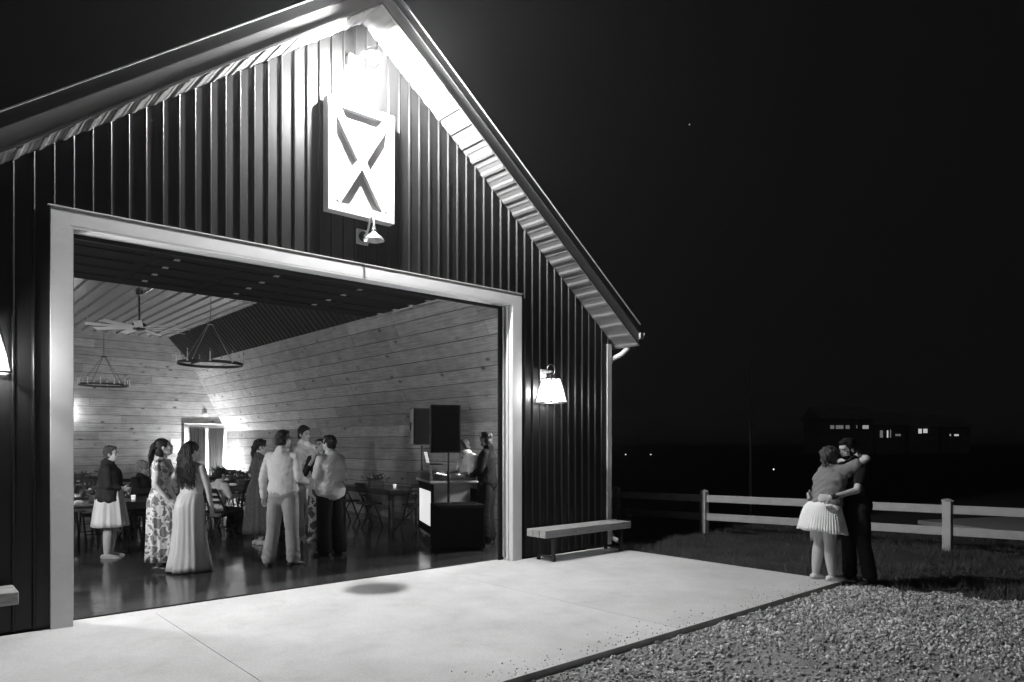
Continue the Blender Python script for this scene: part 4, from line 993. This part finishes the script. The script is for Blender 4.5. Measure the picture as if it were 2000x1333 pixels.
# ---- seated people
def seated(label, loc, rz, H, **kw):
    return Person(label, loc, rz, H, pelvis=(0, 0, .56), waist=(0, .0, .69), chest=(0, .03, .91), neck=(0, .05, 1.085), skull=(0, .09, 1.245), hipr=(.092, .02, .53), hipl=(-.092, .02, .53),
                  kneer=(.12, .42, .50), kneel=(-.12, .42, .50), ankler=(.12, .40, .085), anklel=(-.12, .38, .085), shoulderr=(.172, .04, 1.035), shoulderl=(-.172, .04, 1.035), elbowr=(.22, .14, .80), elbowl=(-.22, .14, .80), wristr=(.12, .36, .80), wristl=(-.12, .36, .80), **kw)
x_, y_ = px(270, 12.4)
p = seated('older seated person with curly grey hair and glasses looking right', (x_, y_, 0), rf(.98, -.1), 1.70, look=(0, -4), w=1.1)
p.shirt(M_cloth_n, 1.9, .93, .024, seed=2); p.trousers(M_cloth_n); p.hair_short(M_hairg, 1.1, 1.1, 4, vol=.012); p.shoes(M_shoe_d)
mb = MB()
for sx in (-1, 1): mb.tube([p.hp((sx * .034 + .022 * math.cos(a), .098, .002 + .018 * math.sin(a))) for a in (2 * math.pi * i / 14 for i in range(15))], .0028, 5); mb.tube([p.hp((sx * .056, .096, .004)), p.hp((sx * .080, .0, .0))], .0025, 5)
p.part('glasses', mb, M_iron)
seat1 = (x_, y_)
x_, y_ = px(424, 12.2)
p = seated('seated person in a white top mostly hidden behind the pale satin gown', (x_, y_, 0), rf(.5, .8), 1.55)
p.shirt(M_cloth_w, .8, .93, .024, seed=2); p.trousers(M_cloth_n); p.hair_short(M_hair, 1.0, 1.0, 4); p.shoes(M_shoe_d)
seat2 = (x_, y_)
# ---- the couple outside
def pad_at(u, d, z=0.003): x_, y_ = px(u, d); return (x_, y_, z)
w = Person('person in grey t-shirt and pleated pale skirt kissing outside by the gravel', pad_at(1610, 8.46), rf(.94, .30), 1.60, 1.42, 1.0, look=(6, 10), foot=(.15, .05), hipr=(.10, 0, .92), hipl=(-.10, 0, .92), kneer=(.095, .0, .50), kneel=(-.085, .0, .50), ankler=(.10, .04, .085), anklel=(-.10, -.05, .085),
           pelvis=(0, .0, .95), waist=(0, .04, 1.08), chest=(0, .09, 1.30), neck=(0, .08, 1.475), skull=(0, .105, 1.625), shoulderr=(.205, .19, 1.45), shoulderl=(-.195, .17, 1.42), elbowr=(.36, .34, 1.60), wristr=(.13, .50, 1.62), elbowl=(-.25, .42, 1.53), wristl=(-.04, .56, 1.60),
           hands=dict(r=((-1, .15, .1), (0, -1, 0), .3), l=((1, .1, .0), (0, -1, 0), .3)))
w.skirt(M_cloth_w, [(1.10, .128 * 1.42, .112 * 1.42, 0), (1.04, .155 * 1.42, .118 * 1.42, -.005), (.96, .250, .205, -.02), (.82, .285, .250, -.025), (.635, .315, .295, -.03)], 56, .012, 'pleated_skirt', n=392, seed=1.0, tilt=(-.035, 0))
w.shirt(M_cloth_g, .50, 1.00, .020, 't_shirt', seed=3, fold=.010, collar=False, loose=.008, sg=.024); w.hair_bun(M_hairm, 9, .13, .016); w.shoes(M_shoe_w)
m = Person('bearded person in black t-shirt and dark jeans kissing outside on the gravel', pad_at(1670, 8.47, ZG + .004), rf(-.97, -.16), 1.76, 1.0, 1.02, look=(10, -20), foot=(.7, .2), hipr=(.09, 0, .92), ankler=(.14, -.03, .085), anklel=(-.14, -.10, .085), kneel=(-.11, -.03, .5),
           pelvis=(0, -.02, .95), waist=(0, -.01, 1.08), chest=(0, .015, 1.30), neck=(0, .045, 1.46), skull=(0, .105, 1.615), shoulderl=(-.18, .02, 1.38), shoulderr=(.18, .03, 1.38), elbowl=(-.30, .19, 1.14), wristl=(-.26, .49, 1.06), elbowr=(.29, .22, 1.15), wristr=(.20, .46, 1.05),
           hands=dict(l=((.75, .75, -.1), (1, -.7, 0), .35), r=((-.7, .85, 0), (-1, -.7, 0), .35)))
m.trousers(M_cloth_n, seed=2, g=(.020, .026, .030)); m.shirt(M_cloth_d, .62, .92, .022, 't_shirt', seed=6, fold=.008, collar=False, loose=.010, sg=.024); m.hair_short(M_hair, .95, 1.05, 1.0); m.shoes(M_shoe_d, sole=M_shoe_w)
mb = MB(); mb.ell(m.hp((0, .042, -.078)), (.052, .052, .040), m.HM, 14, 10); [mb.ell(m.hp((sx * .060, .010, -.045)), (.012, .030, .045), m.HM, 10, 8) for sx in (-1, 1)]; m.part('beard', mb, M_hair)
mb = MB(); W = m.J['wristl']; E = m.J['elbowl']; d = (W - E).normalized(); c = W - d * .03
mb.seg(c - d * .012, c + d * .012, [.033, .033], 16); a_ = V((-.75, -.6, .1)).normalized(); mb.seg(c + a_ * .028, c + a_ * .042, [.02, .02], 14); m.part('wristwatch', mb, M_iron)
for sd in 'l':
    A = m.J['ankle' + sd]; d = m.footv(sd); u = V((d.y, -d.x, 0)); c = A + V((0, 0, -.085 * m.k)); mb = MB()
    for i in range(4): q = c + d * (.035 + i * .024) + V((0, 0, .088 - i * .012)); mb.tube([q - u * .026, q + V((0, 0, .007)), q + u * .026], .0035, 6)
    m.part('shoelace', mb, M_cloth_w)

# ================================================================== THINGS INSIDE
# tables
def table(label, x_, y_, L_=2.4, W_=.92, rz=0.0, group='long dark wooden tables'):
    t = thing('farm_table', label, 'table', (x_, y_, .0085), rz, group)
    mb = MB()
    for k in range(5): mb.box(-L_ / 2, L_ / 2, -W_ / 2 + k * W_ / 5 + .002, -W_ / 2 + (k + 1) * W_ / 5 - .002, .715, .752, bev=.003)
    mb.build('tabletop', M_darkwood, t)
    mb = MB(); mb.box(-L_ / 2 + .1, L_ / 2 - .1, -W_ / 2 + .08, W_ / 2 - .08, .63, .714); mb.build('apron', M_darkwood, t)
    for sx in (-1, 1):
        for sy in (-1, 1):
            mb = MB(); X, Y = sx * (L_ / 2 - .14), sy * (W_ / 2 - .12); mb.box(X - .04, X + .04, Y - .04, Y + .04, 0, .629, bev=.006); mb.build('leg', M_darkwood, t)
    return t
tb = [('dark table nearest the left door jamb', 2.35, 4.9), ('dark table second from the left door jamb, behind the cardigan', 2.5, 6.5), ('dark table third back on the left side of the room', 2.7, 8.3), ('dark table farthest back on the left side', 3.0, 10.4),
      ('dark table in the middle of the room behind the satin gown', 5.7, 8.0), ('dark table in front of the curtained door', 6.3, 10.2), ('dark table closest to the curtained door', 6.7, 12.6)]
for lb, x_, y_ in tb: table(lb, x_, y_, rz=0.02)
table('dark table along the pine wall left of the mixer booth', 7.55, 5.35, 2.2, .85, math.radians(90))
# folding chairs
def chair():
    t = thing('folding_chair', 'black wooden folding chair at the pine wall table, nearer the mixer booth', 'chair', (0, 0, .0085), 0, 'black folding chairs')
    for sx in (-1, 1):
        mb = MB(); mb.tube([(sx * .20, .22, .0), (sx * .20, .05, .42), (sx * .20, -.17, .86)], .016, 6); mb.build('leg', M_chair, t)
        mb = MB(); mb.tube([(sx * .17, -.24, .0), (sx * .17, -.02, .40), (sx * .17, .03, .45)], .015, 6); mb.build('leg', M_chair, t)
    mb = MB(); mb.box(-.185, .185, -.16, .22, .44, .475, bev=.008); mb.build('seat', M_chair, t)
    for z0, h, y0 in ((.60, .05, -.075), (.70, .045, -.115), (.79, .08, -.155)):
        mb = MB(); pts = [(sx * .2, y0 - .028 * (1 - sx * sx), 0) for sx in (-1, -.5, 0, .5, 1)]
        mb.rings([[V((p_[0], p_[1] - .008, z0)), V((p_[0], p_[1] + .008, z0)), V((p_[0], p_[1] + .008 - .02, z0 + h)), V((p_[0], p_[1] - .008 - .02, z0 + h))] for p_ in pts]); mb.build('back_slat', M_chair, t)
    mb = MB(); mb.tube([(-.19, .15, .17), (.19, .15, .17)], .011, 6); mb.tube([(-.17, -.16, .15), (.17, -.16, .15)], .011, 6); mb.build('stretcher', M_chair, t)
    return t
ch0 = chair(); first = True
spots = [(7.0, 4.85, -90, 'black folding chair at the pine wall table, nearer the mixer booth'), (7.0, 5.75, -90, 'black folding chair at the pine wall table, farther from the mixer booth'), (7.55, 3.98, 0, 'black folding chair at the near end of the pine wall table')]
for lb, x_, y_ in tb:
    nm = lb.replace('dark table', '').strip()
    for i, dx in enumerate((-.75, 0, .75)):
        spots.append((x_ + dx, y_ - .62, 0, '%s black chair on the near side of the table %s' % (('left', 'middle', 'right')[i], nm)))
    if y_ > 6:
        for i, dx in enumerate((-.6, .6)): spots.append((x_ + dx, y_ + .66, 180, '%s black chair on the far side of the table %s' % (('left', 'right')[i], nm)))
def clash(x_, y_):
    for o in COL.objects:
        if o.name.startswith('person') and (o.location.x - x_) ** 2 + (o.location.y - y_) ** 2 < .35 ** 2: return True
    return False
spots.append((seat1[0], seat1[1], math.degrees(rf(.98, -.1)), 'black folding chair under the seated grey haired person')); spots.append((seat2[0], seat2[1], math.degrees(rf(.5, .8)), 'black folding chair under the seated person in white'))
for i, (x_, y_, a, lb) in enumerate(spots):
    if i < len(spots) - 2 and clash(x_, y_): continue
    lb = ' '.join(lb.split()[:16])
    if first: ch0.location = (x_, y_, .0085); ch0.rotation_euler = (0, 0, math.radians(a)); ch0['label'] = lb; first = False
    else: dup(ch0, (x_, y_, .0085), math.radians(a), lb)
# centrepieces, votives, plates
def centre(label, x_, y_, sd, z=.7615):
    rnd = random.Random(sd); t = thing('flower_box', label, 'centrepiece', (x_, y_, z), rnd.uniform(-.4, .4), 'flower boxes on the tables')
    mb = MB(); mb.box(-.16, .16, -.06, .06, 0, .10, bev=.004); mb.build('planter', M_darkwood, t)
    mb = MB()
    for i in range(190):
        c = V((rnd.gauss(0, .10), rnd.gauss(0, .05), .10 + abs(rnd.gauss(0, .05)))); d = V((c.x * 2 + rnd.gauss(0, .4), c.y * 2 + rnd.gauss(0, .4), rnd.uniform(.2, 1))).normalized(); e = c + d * rnd.uniform(.05, .11); sdv = d.cross(V((rnd.random(), rnd.random(), .3))).normalized() * .012
        mb.add([c, (c + e) / 2 + sdv, e, (c + e) / 2 - sdv], [(0, 1, 2, 3)])
    mb.build('foliage', M_leaf, t)
    for i in range(5):
        mb = MB(); c = V((-.14 + i * .07 + rnd.uniform(-.02, .02), rnd.uniform(-.05, .04), .15 + rnd.uniform(0, .04))); mb.ell(c, (.028, .028, .022), None, 9, 6); mb.build('bloom', M_flower, t, True)
def votive(label, x_, y_, z=.7615):
    t = thing('votive_candle', label, 'candle', (x_, y_, z), 0, 'candles in glass cups')
    mb = MB(); mb.lathe([(.028, 0), (.036, .065), (.034, .065), (.026, .004)], n=14); mb.build('glass_cup', M_glasscup, t, 40)
for i, (lb, x_, y_) in enumerate(tb):
    nm = lb.replace("dark table", "table").replace(", behind the cardigan", "").replace("third back on the left side", "third back left").replace(" in the middle of the room", ""); centre('flower box on the %s' % nm, x_ + .05, y_, 20 + i)
    votive('candle left of the flowers on the %s' % nm.replace(' side of the room', ''), x_ - .42, y_ - .05); votive('candle right of the flowers on the %s' % nm.replace(' side of the room', ''), x_ + .5, y_ + .03)
    for j, dx in enumerate((-.75, .75)):
        mb = MB(); mb.lathe([(.07, 0), (.13, .014), (.128, .018), (.068, .006)], n=24); o = mb.build('dinner_plate', M_flower, None, 40); o.location = (x_ + dx, y_ - .24, .7615); tag(o, '%s pale plate on the %s' % (('left', 'right')[j], nm.replace(' side of the room', '')), 'plate')
centre('flower box on the table along the pine wall', 7.6, 5.55, 40)
votive('small dark candle cup on the table along the pine wall', 7.55, 4.75)

# mixer booth
bt = thing('mixer_booth', 'white mixer booth with a glowing front panel', 'booth', (7.00, 2.30, .0085), math.radians(-24))
mb = MB(); mb.box(-.30, -.28, -.62, .62, .10, .96); mb.box(-.279, .30, -.62, -.60, .06, 1.0); mb.box(-.279, .30, .60, .62, .06, 1.0); mb.build('cabinet', M_white, bt)
mb = MB(); mb.box(-.325, -.301, -.64, .64, .16, .98, bev=.003); mb.build('front_frame', M_dullblack, bt)
mb = MB(); mb.box(-.332, -.326, -.50, .50, .30, .86); mb.build('glowing_panel', M_boxlit, bt)
mb = MB(); mb.box(-.36, .42, -.68, .68, 1.001, 1.035, bev=.004); mb.build('counter', M_white, bt)
mb = MB(); mb.box(-.355, -.32, -.62, .62, 1.036, 1.16); mb.box(-.32, .1, .58, .60, 1.036, 1.16); mb.build('counter_shield', M_cloth_g, bt)
for sx, sy in ((-.25, -.55), (-.25, .55), (.25, -.55), (.25, .55)):
    mb = MB(); mb.lathe([(.03, 0), (.03, .055)], c=(sx, sy, 0), n=10); mb.build('foot', M_white, bt)
mt = Matrix.Translation((7.00, 2.30, .0085)) @ Matrix.Rotation(math.radians(-24), 4, 'Z')
def onb(name, label, cat, p): 
    q = mt @ V(p); return thing(name, label, cat, q, math.radians(-24))
t = onb('dj_controller', 'white mixing deck with two jog wheels and glowing pads on the booth', 'mixer', (.06, -.10, 1.0365))
mb = MB(); mb.box(-.19, .19, -.40, .40, .02, .085, bev=.008); mb.box(-.17, .17, -.38, .38, 0, .019); mb.build('deck', M_white, t)
M_led = mat('led_pad', .8, emit=3.0)
for sy in (-.24, .24):
    mb = MB(); mb.lathe([(.085, .086), (.085, .10), (.03, .106), (.005, .106)], c=(.0, sy, 0), n=24); mb.build('jog_wheel', M_steel, t, 40)
rnd = random.Random(4)
for i in range(9):
    mb = MB(); y0 = -.34 + i * .083; x0 = rnd.choice((-.13, .12)); mb.box(x0 - .014, x0 + .014, y0 - .016, y0 + .016, .0855, .095); mb.build('pad', M_led, t)
t = onb('laptop', 'open laptop with a bright black and white picture on a stand above the booth', 'laptop', (-.05, .50, 1.0365))
mb = MB(); mb.tube([(-.1, -.1, 0), (-.08, -.05, .22)], .008, 6); mb.tube([(-.1, .1, 0), (-.08, .05, .22)], .008, 6); mb.box(-.14, .12, -.13, .13, .221, .229); mb.build('stand', M_white, t)
mb = MB(); mb.box(-.12, .11, -.16, .16, .2295, .245, bev=.003); mb.build('keyboard_base', M_iron, t)
Ms = Matrix.Translation((-.12, 0, .247)) @ Matrix.Rotation(math.radians(-14), 4, 'Y')
mb = MB(); mb.box(-.006, .002, -.165, .165, 0, .225, M=Ms); l_ = mb.build('lid', M_iron, t)
mb = MB(); mb.box(-.0085, -.0065, -.155, .155, .012, .215, M=Ms); mb.build('lit_cover', M_screen, l_)
t = onb('glass_tumbler', 'empty clear tumbler hanging at the booth corner', 'glass', (.38, -.55, 1.0365))
M_tumbler = mat('clear_glass', .9, .1, trans=.8)
mb = MB(); mb.lathe([(.028, 0), (.038, .11), (.035, .11), (.026, .006)], n=16); mb.build('cup', M_tumbler, t, 40)

# loudspeakers
def loudspeaker(label, p, rz, w=.46, h=.74, dep=.36):
    t = thing('loudspeaker', label, 'loudspeaker', p, rz)
    mb = MB(); hw = w / 2
    ring = [(-hw, -dep * .5), (hw, -dep * .5), (hw, dep * .05), (hw * .62, dep * .5), (-hw * .62, dep * .5), (-hw, dep * .05)]
    mb.rings([[V((a * .97, c * .97, 0)) for a, c in ring], [V((a, c, .012)) for a, c in ring], [V((a, c, h - .012)) for a, c in ring], [V((a * .97, c * .97, h)) for a, c in ring]]); mb.build('cabinet', M_spkside, t)
    mb = MB(); mb.box(-hw + .012, hw - .012, -dep * .5 - .016, -dep * .5 - .001, .02, h - .02, bev=.008); mb.build('grille', M_dullblack, t)
    for sx in (-1, 1):
        mb = MB(); mb.box(sx * (hw + .001) - .004, sx * (hw + .001) + .004, -.07, .02, h * .42, h * .62, bev=.003); mb.build('handle', M_black, t)
M_spkside = mat('speaker_cabinet', .035, .22, 0, .1, 20, .1, 200, spec=.6)
sx_, sy_ = px(891, 10.9)
sub = thing('subwoofer', 'large black subwoofer box on the floor next to the door jamb', 'subwoofer', (*px(893, 10.95), .0085), math.radians(-24))
mb = MB(); mb.box(-.37, .37, -.30, .30, .02, .70, bev=.012); mb.build('cabinet', M_dullblack, sub)
mb = MB(); mb.box(-.345, .345, -.318, -.301, .05, .67, bev=.006); mb.build('grille', M_dullblack, sub)
for a, c in ((-.32, -.25), (.32, -.25), (-.32, .25), (.32, .25)):
    mb = MB(); mb.lathe([(.022, 0), (.026, .019)], c=(a, c, 0), n=10); mb.build('foot', M_black, sub)
q = px(876, 10.9); pl = thing('speaker_pole', 'black pole standing on the subwoofer under the front loudspeaker', 'pole', (*q, .709)); mb = MB(); mb.lathe([(.05, 0), (.05, .012), (.02, .02), (.018, .45), (.026, .46), (.026, .50), (.015, .51), (.015, .80)], n=14); mb.build('shaft', M_iron, pl, 40)
loudspeaker('black loudspeaker on the pole over the subwoofer, front one of two', (*px(868, 10.95), 1.50), math.radians(-30))
q = px(824, 12.6)
sd = thing('speaker_stand', 'black tripod stand behind the booth carrying the rear loudspeaker', 'stand', (*q, .0085)); mb = MB(); mb.tube([(0, 0, .12), (0, 0, 1.60)], .018, 10); mb.lathe([(.032, 1.02), (.032, 1.10)], n=12); mb.build('shaft', M_iron, sd, 40)
for i in range(3):
    a = i * 2.094 + .4; mb = MB(); mb.tube([(0, 0, .62), (.55 * math.cos(a), .55 * math.sin(a), .015)], .012, 8); mb.build('leg', M_iron, sd)
loudspeaker('black loudspeaker on the tripod stand, rear one of two', (*px(823, 12.6), 1.615), math.radians(-14), .42, .66, .34)

# chandeliers
def chandelier(label, p, r, zring, ztop, n=9, am=None):
    t = thing('ring_chandelier', label, 'chandelier', (p[0], p[1], zring))
    mb = MB(); mb.rings([[V((rr * math.cos(a), rr * math.sin(a), z)) for rr, z in ((r, 0), (r + .012, 0), (r + .012, .055), (r, .055))] for a in (2 * math.pi * i / 48 for i in range(49))], cap=False); mb.build('ring', M_iron, t)
    hz = .82
    mb = MB(); mb.tube([(0, 0, hz), (0, 0, ztop - zring - .03)], .007, 6); mb.lathe([(.06, hz - .02), (.06, hz + .01), (.015, hz + .02)], n=16); mb.lathe([(.065, ztop - zring - .035), (.07, ztop - zring - .002)], n=16); mb.build('hanging_rod', M_iron, t)
    for i in range(4):
        a = .4 + i * math.pi / 2; mb = MB(); mb.tube([(.04 * math.cos(a), .04 * math.sin(a), hz - .01), (r * math.cos(a), r * math.sin(a), .05)], .006, 6); mb.build('suspension_arm', am or M_steel, t)
    for i in range(n):
        a = .2 + i * 2 * math.pi / n; mb = MB(); mb.lathe([(.022, .0), (.024, .012), (.012, .014), (.012, .17), (.004, .18)], c=((r + .03) * math.cos(a), (r + .03) * math.sin(a), .03), n=10); s_ = mb.build('candle_sleeve', M_white, t, 40)
        mb = MB(); mb.lathe([(.008, .176), (.014, .20), (.010, .225), (.002, .25)], c=((r + .03) * math.cos(a), (r + .03) * math.sin(a), .03), n=10); mb.build('bulb', M_tumbler, s_, True)
chandelier('black ring chandelier with candle bulbs, the nearer and larger looking of two', px(411, 13.7), .58, 3.17, 4.98)
chandelier('black ring chandelier with candle bulbs, the farther one near the end wall', px(203, 19.5), .60, 3.24, 4.98, 12, M_iron)
# ceiling fan
M_blade_ = mat('fan_blade_metal', .75, .4)
x_, y_ = px(272, 15.4); t = thing('ceiling_fan', 'large many bladed ceiling fan on a black downrod', 'ceiling fan', (x_, y_, 4.98))
mb = MB(); mb.lathe([(.07, 0), (.08, -.07), (.03, -.09)], n=18); mb.tube([(0, 0, -.08), (0, 0, -.68)], .02, 10); mb.build('downrod', M_iron, t, 40)
mb = MB(); mb.lathe([(.05, -.66), (.13, -.70), (.15, -.78), (.12, -.84), (.05, -.86)], n=24); mb.build('motor', M_iron, t, 40)
for i in range(9):
    a = i * 2 * math.pi / 9 + .25; Mx = Matrix.Translation((0, 0, -.80)) @ Matrix.Rotation(a, 4, 'Z') @ Matrix.Rotation(math.radians(10), 4, 'X')
    mb = MB(); mb.box(.12, 1.02, -.075, .085, -.004, .006, M=Mx, bev=.003); mb.build('blade', M_blade_, t)
# end wall: curtained double door, poster, smoke alarm, sconce
t = thing('french_door', 'white framed double door with dark hanging curtains in the end wall', 'door', (7.66, END - .022, .0085))
mb = MB(); w_ = .60
mb.box(-w_ - .1, -w_, -.05, 0, 0, 2.16); mb.box(w_, w_ + .1, -.05, 0, 0, 2.16); mb.box(-w_ - .1, w_ + .1, -.055, 0, 2.161, 2.28); mb.build('frame', M_white, t)
for sx in (-1, 1):
    c = sx * w_ / 2; hw = w_ / 2 - .004; mb = MB(); mb.box(c - hw, c - hw + .09, -.045, -.005, .02, 2.15); mb.box(c + hw - .09, c + hw, -.045, -.005, .02, 2.15); mb.box(c - hw + .09, c + hw - .09, -.045, -.005, .02, .25); mb.box(c - hw + .09, c + hw - .09, -.045, -.005, 2.05, 2.15); d_ = mb.build('door_leaf', M_white, t)
    mb = MB(); mb.box(c - hw + .09, c + hw - .09, -.02, -.015, .25, 2.05); mb.build('glass', M_iron, d_)
mb = MB(); 
for sx in (-1, 1):
    for j in range(2):
        rs_ = []
        for zz in (.03, .7, 1.4, 2.12): rs_.append([V((sx * (.06 + (.22 if zz < 1.9 else .25) * i / 14 + .25 * j * .9), -.075 - .018 * math.sin(i * 2.1 + zz), zz)) for i in range(15)] + [V((sx * (.06 + (.22 if zz < 1.9 else .25) * i / 14 + .25 * j * .9), -.068 - .018 * math.sin(i * 2.1 + zz), zz)) for i in range(14, -1, -1)])
        mb.rings(rs_)
mb.tube([(-.66, -.08, 2.13), (.66, -.08, 2.13)], .012, 8); mb.build('curtain', M_wave, t)
pc = thing('poster', 'white sheet with dark marks pinned on the end wall left of the curtained door', 'poster', (6.72, END - .024, 1.35)); mb = MB(); mb.box(-.15, .15, -.006, 0, 0, .42); mb.build('sheet', M_cloth_w, pc)
mb = MB(); rnd = random.Random(8)
for i in range(9): a, c = rnd.uniform(-.11, .09), rnd.uniform(.05, .36); mb.box(a, a + rnd.uniform(.02, .06), -.0075, -.0062, c, c + .018)
mb.build('marks', M_feature, pc)
sa = thing('smoke_alarm', 'small round white alarm on the end wall above the curtained door', 'smoke alarm', (7.62, END - .024, 2.58)); mb = MB(); mb.lathe([(.05, 0), (.075, .004), (.075, .03), (.05, .045)], n=20); me = mb.mesh('a'); me.transform(Matrix.Rotation(math.radians(90), 4, 'X')); link('cover', me, M_white, sa, 40)
def sconce(label, p, rz, e, r=.07):
    t = thing('wall_sconce', label, 'wall lamp', p, rz); mb = MB(); mb.box(-.06, .06, -.02, 0, -.09, .09, bev=.005); mb.tube([(0, -.02, 0), (0, -.10, -.01)], .012, 8); mb.build('bracket', M_iron, t)
    mb = MB(); mb.ell((0, -.15, 0), (r, r, r * 1.15), nu=18, nv=12); mb.build('lit_globe', mat('globe_%d' % e, .9, .3, emit=e), t, True)
sconce('round lit globe lamp on the end wall beside the left door jamb', (3.72, END - .024, 2.55), 0, SC_END)
sconce('lit globe lamp on the left side wall near the doorway', (.045, 1.9, 1.98), math.radians(90), SC_SIDE)
sconce('lit globe lamp on the right side wall just inside the doorway', (8.255, .75, 1.98), math.radians(-90), SC_RIGHT)
sconce('added unseen globe lamp on the left side wall deep in the room', (.045, 11.2, 1.98), math.radians(90), SC_FILL)  # out of view, added to brighten the room from the left
# uplight standing in the corner next to the curtained door
q = (8.02, END - .75); t = thing('uplight', 'small uplight on the floor washing the corner next to the curtained door', 'uplight', (*q, .0085)); mb = MB(); mb.lathe([(.09, 0), (.10, .01), (.10, .15), (.092, .15), (.088, .02)], n=20); mb.build('can', M_iron, t, 40)
mb = MB(); mb.lathe([(.001, .10), (.084, .10), (.084, .112), (.001, .112)], n=20, cap=False); mb.build('lens', mat('uplight_lens', .9, emit=UPL), t)
# wall hook
t = thing('wall_hook', 'small black hook on the pine wall left of the loudspeakers', 'hook', (8.30, 4.0, 1.86), math.radians(90)); mb = MB(); mb.box(-.012, .012, -.03, -.02, -.05, .07); mb.tube([(0, -.03, .05), (0, -.07, .10)], .006, 6); mb.tube([(0, -.03, -.04), (0, -.09, -.05), (0, -.10, .0)], .006, 6); mb.build('prong', M_iron, t)

# HAZE: thin volume added for the floodlight's bloom and to lift the far darkness
hz = MB(); hz.box(-1500, 1600, -1500, 1600, ZG - 1.0, 11.0)
M_haze = bpy.data.materials.new('glow_haze'); M_haze.use_nodes = True; hn = M_haze.node_tree.nodes; hn.remove(hn['Principled BSDF'])
pv = hn.new('ShaderNodeVolumePrincipled'); pv.inputs['Color'].default_value = (.9, .9, .9, 1); pv.inputs['Density'].default_value = .0009; pv.inputs['Anisotropy'].default_value = .75
M_haze.node_tree.links.new(pv.outputs[0], hn['Material Output'].inputs['Volume'])
ho = hz.build('haze', M_haze); struct(ho, 'stuff'); tag(ho, 'thin haze added to make the bloom round the floodlight', 'haze')
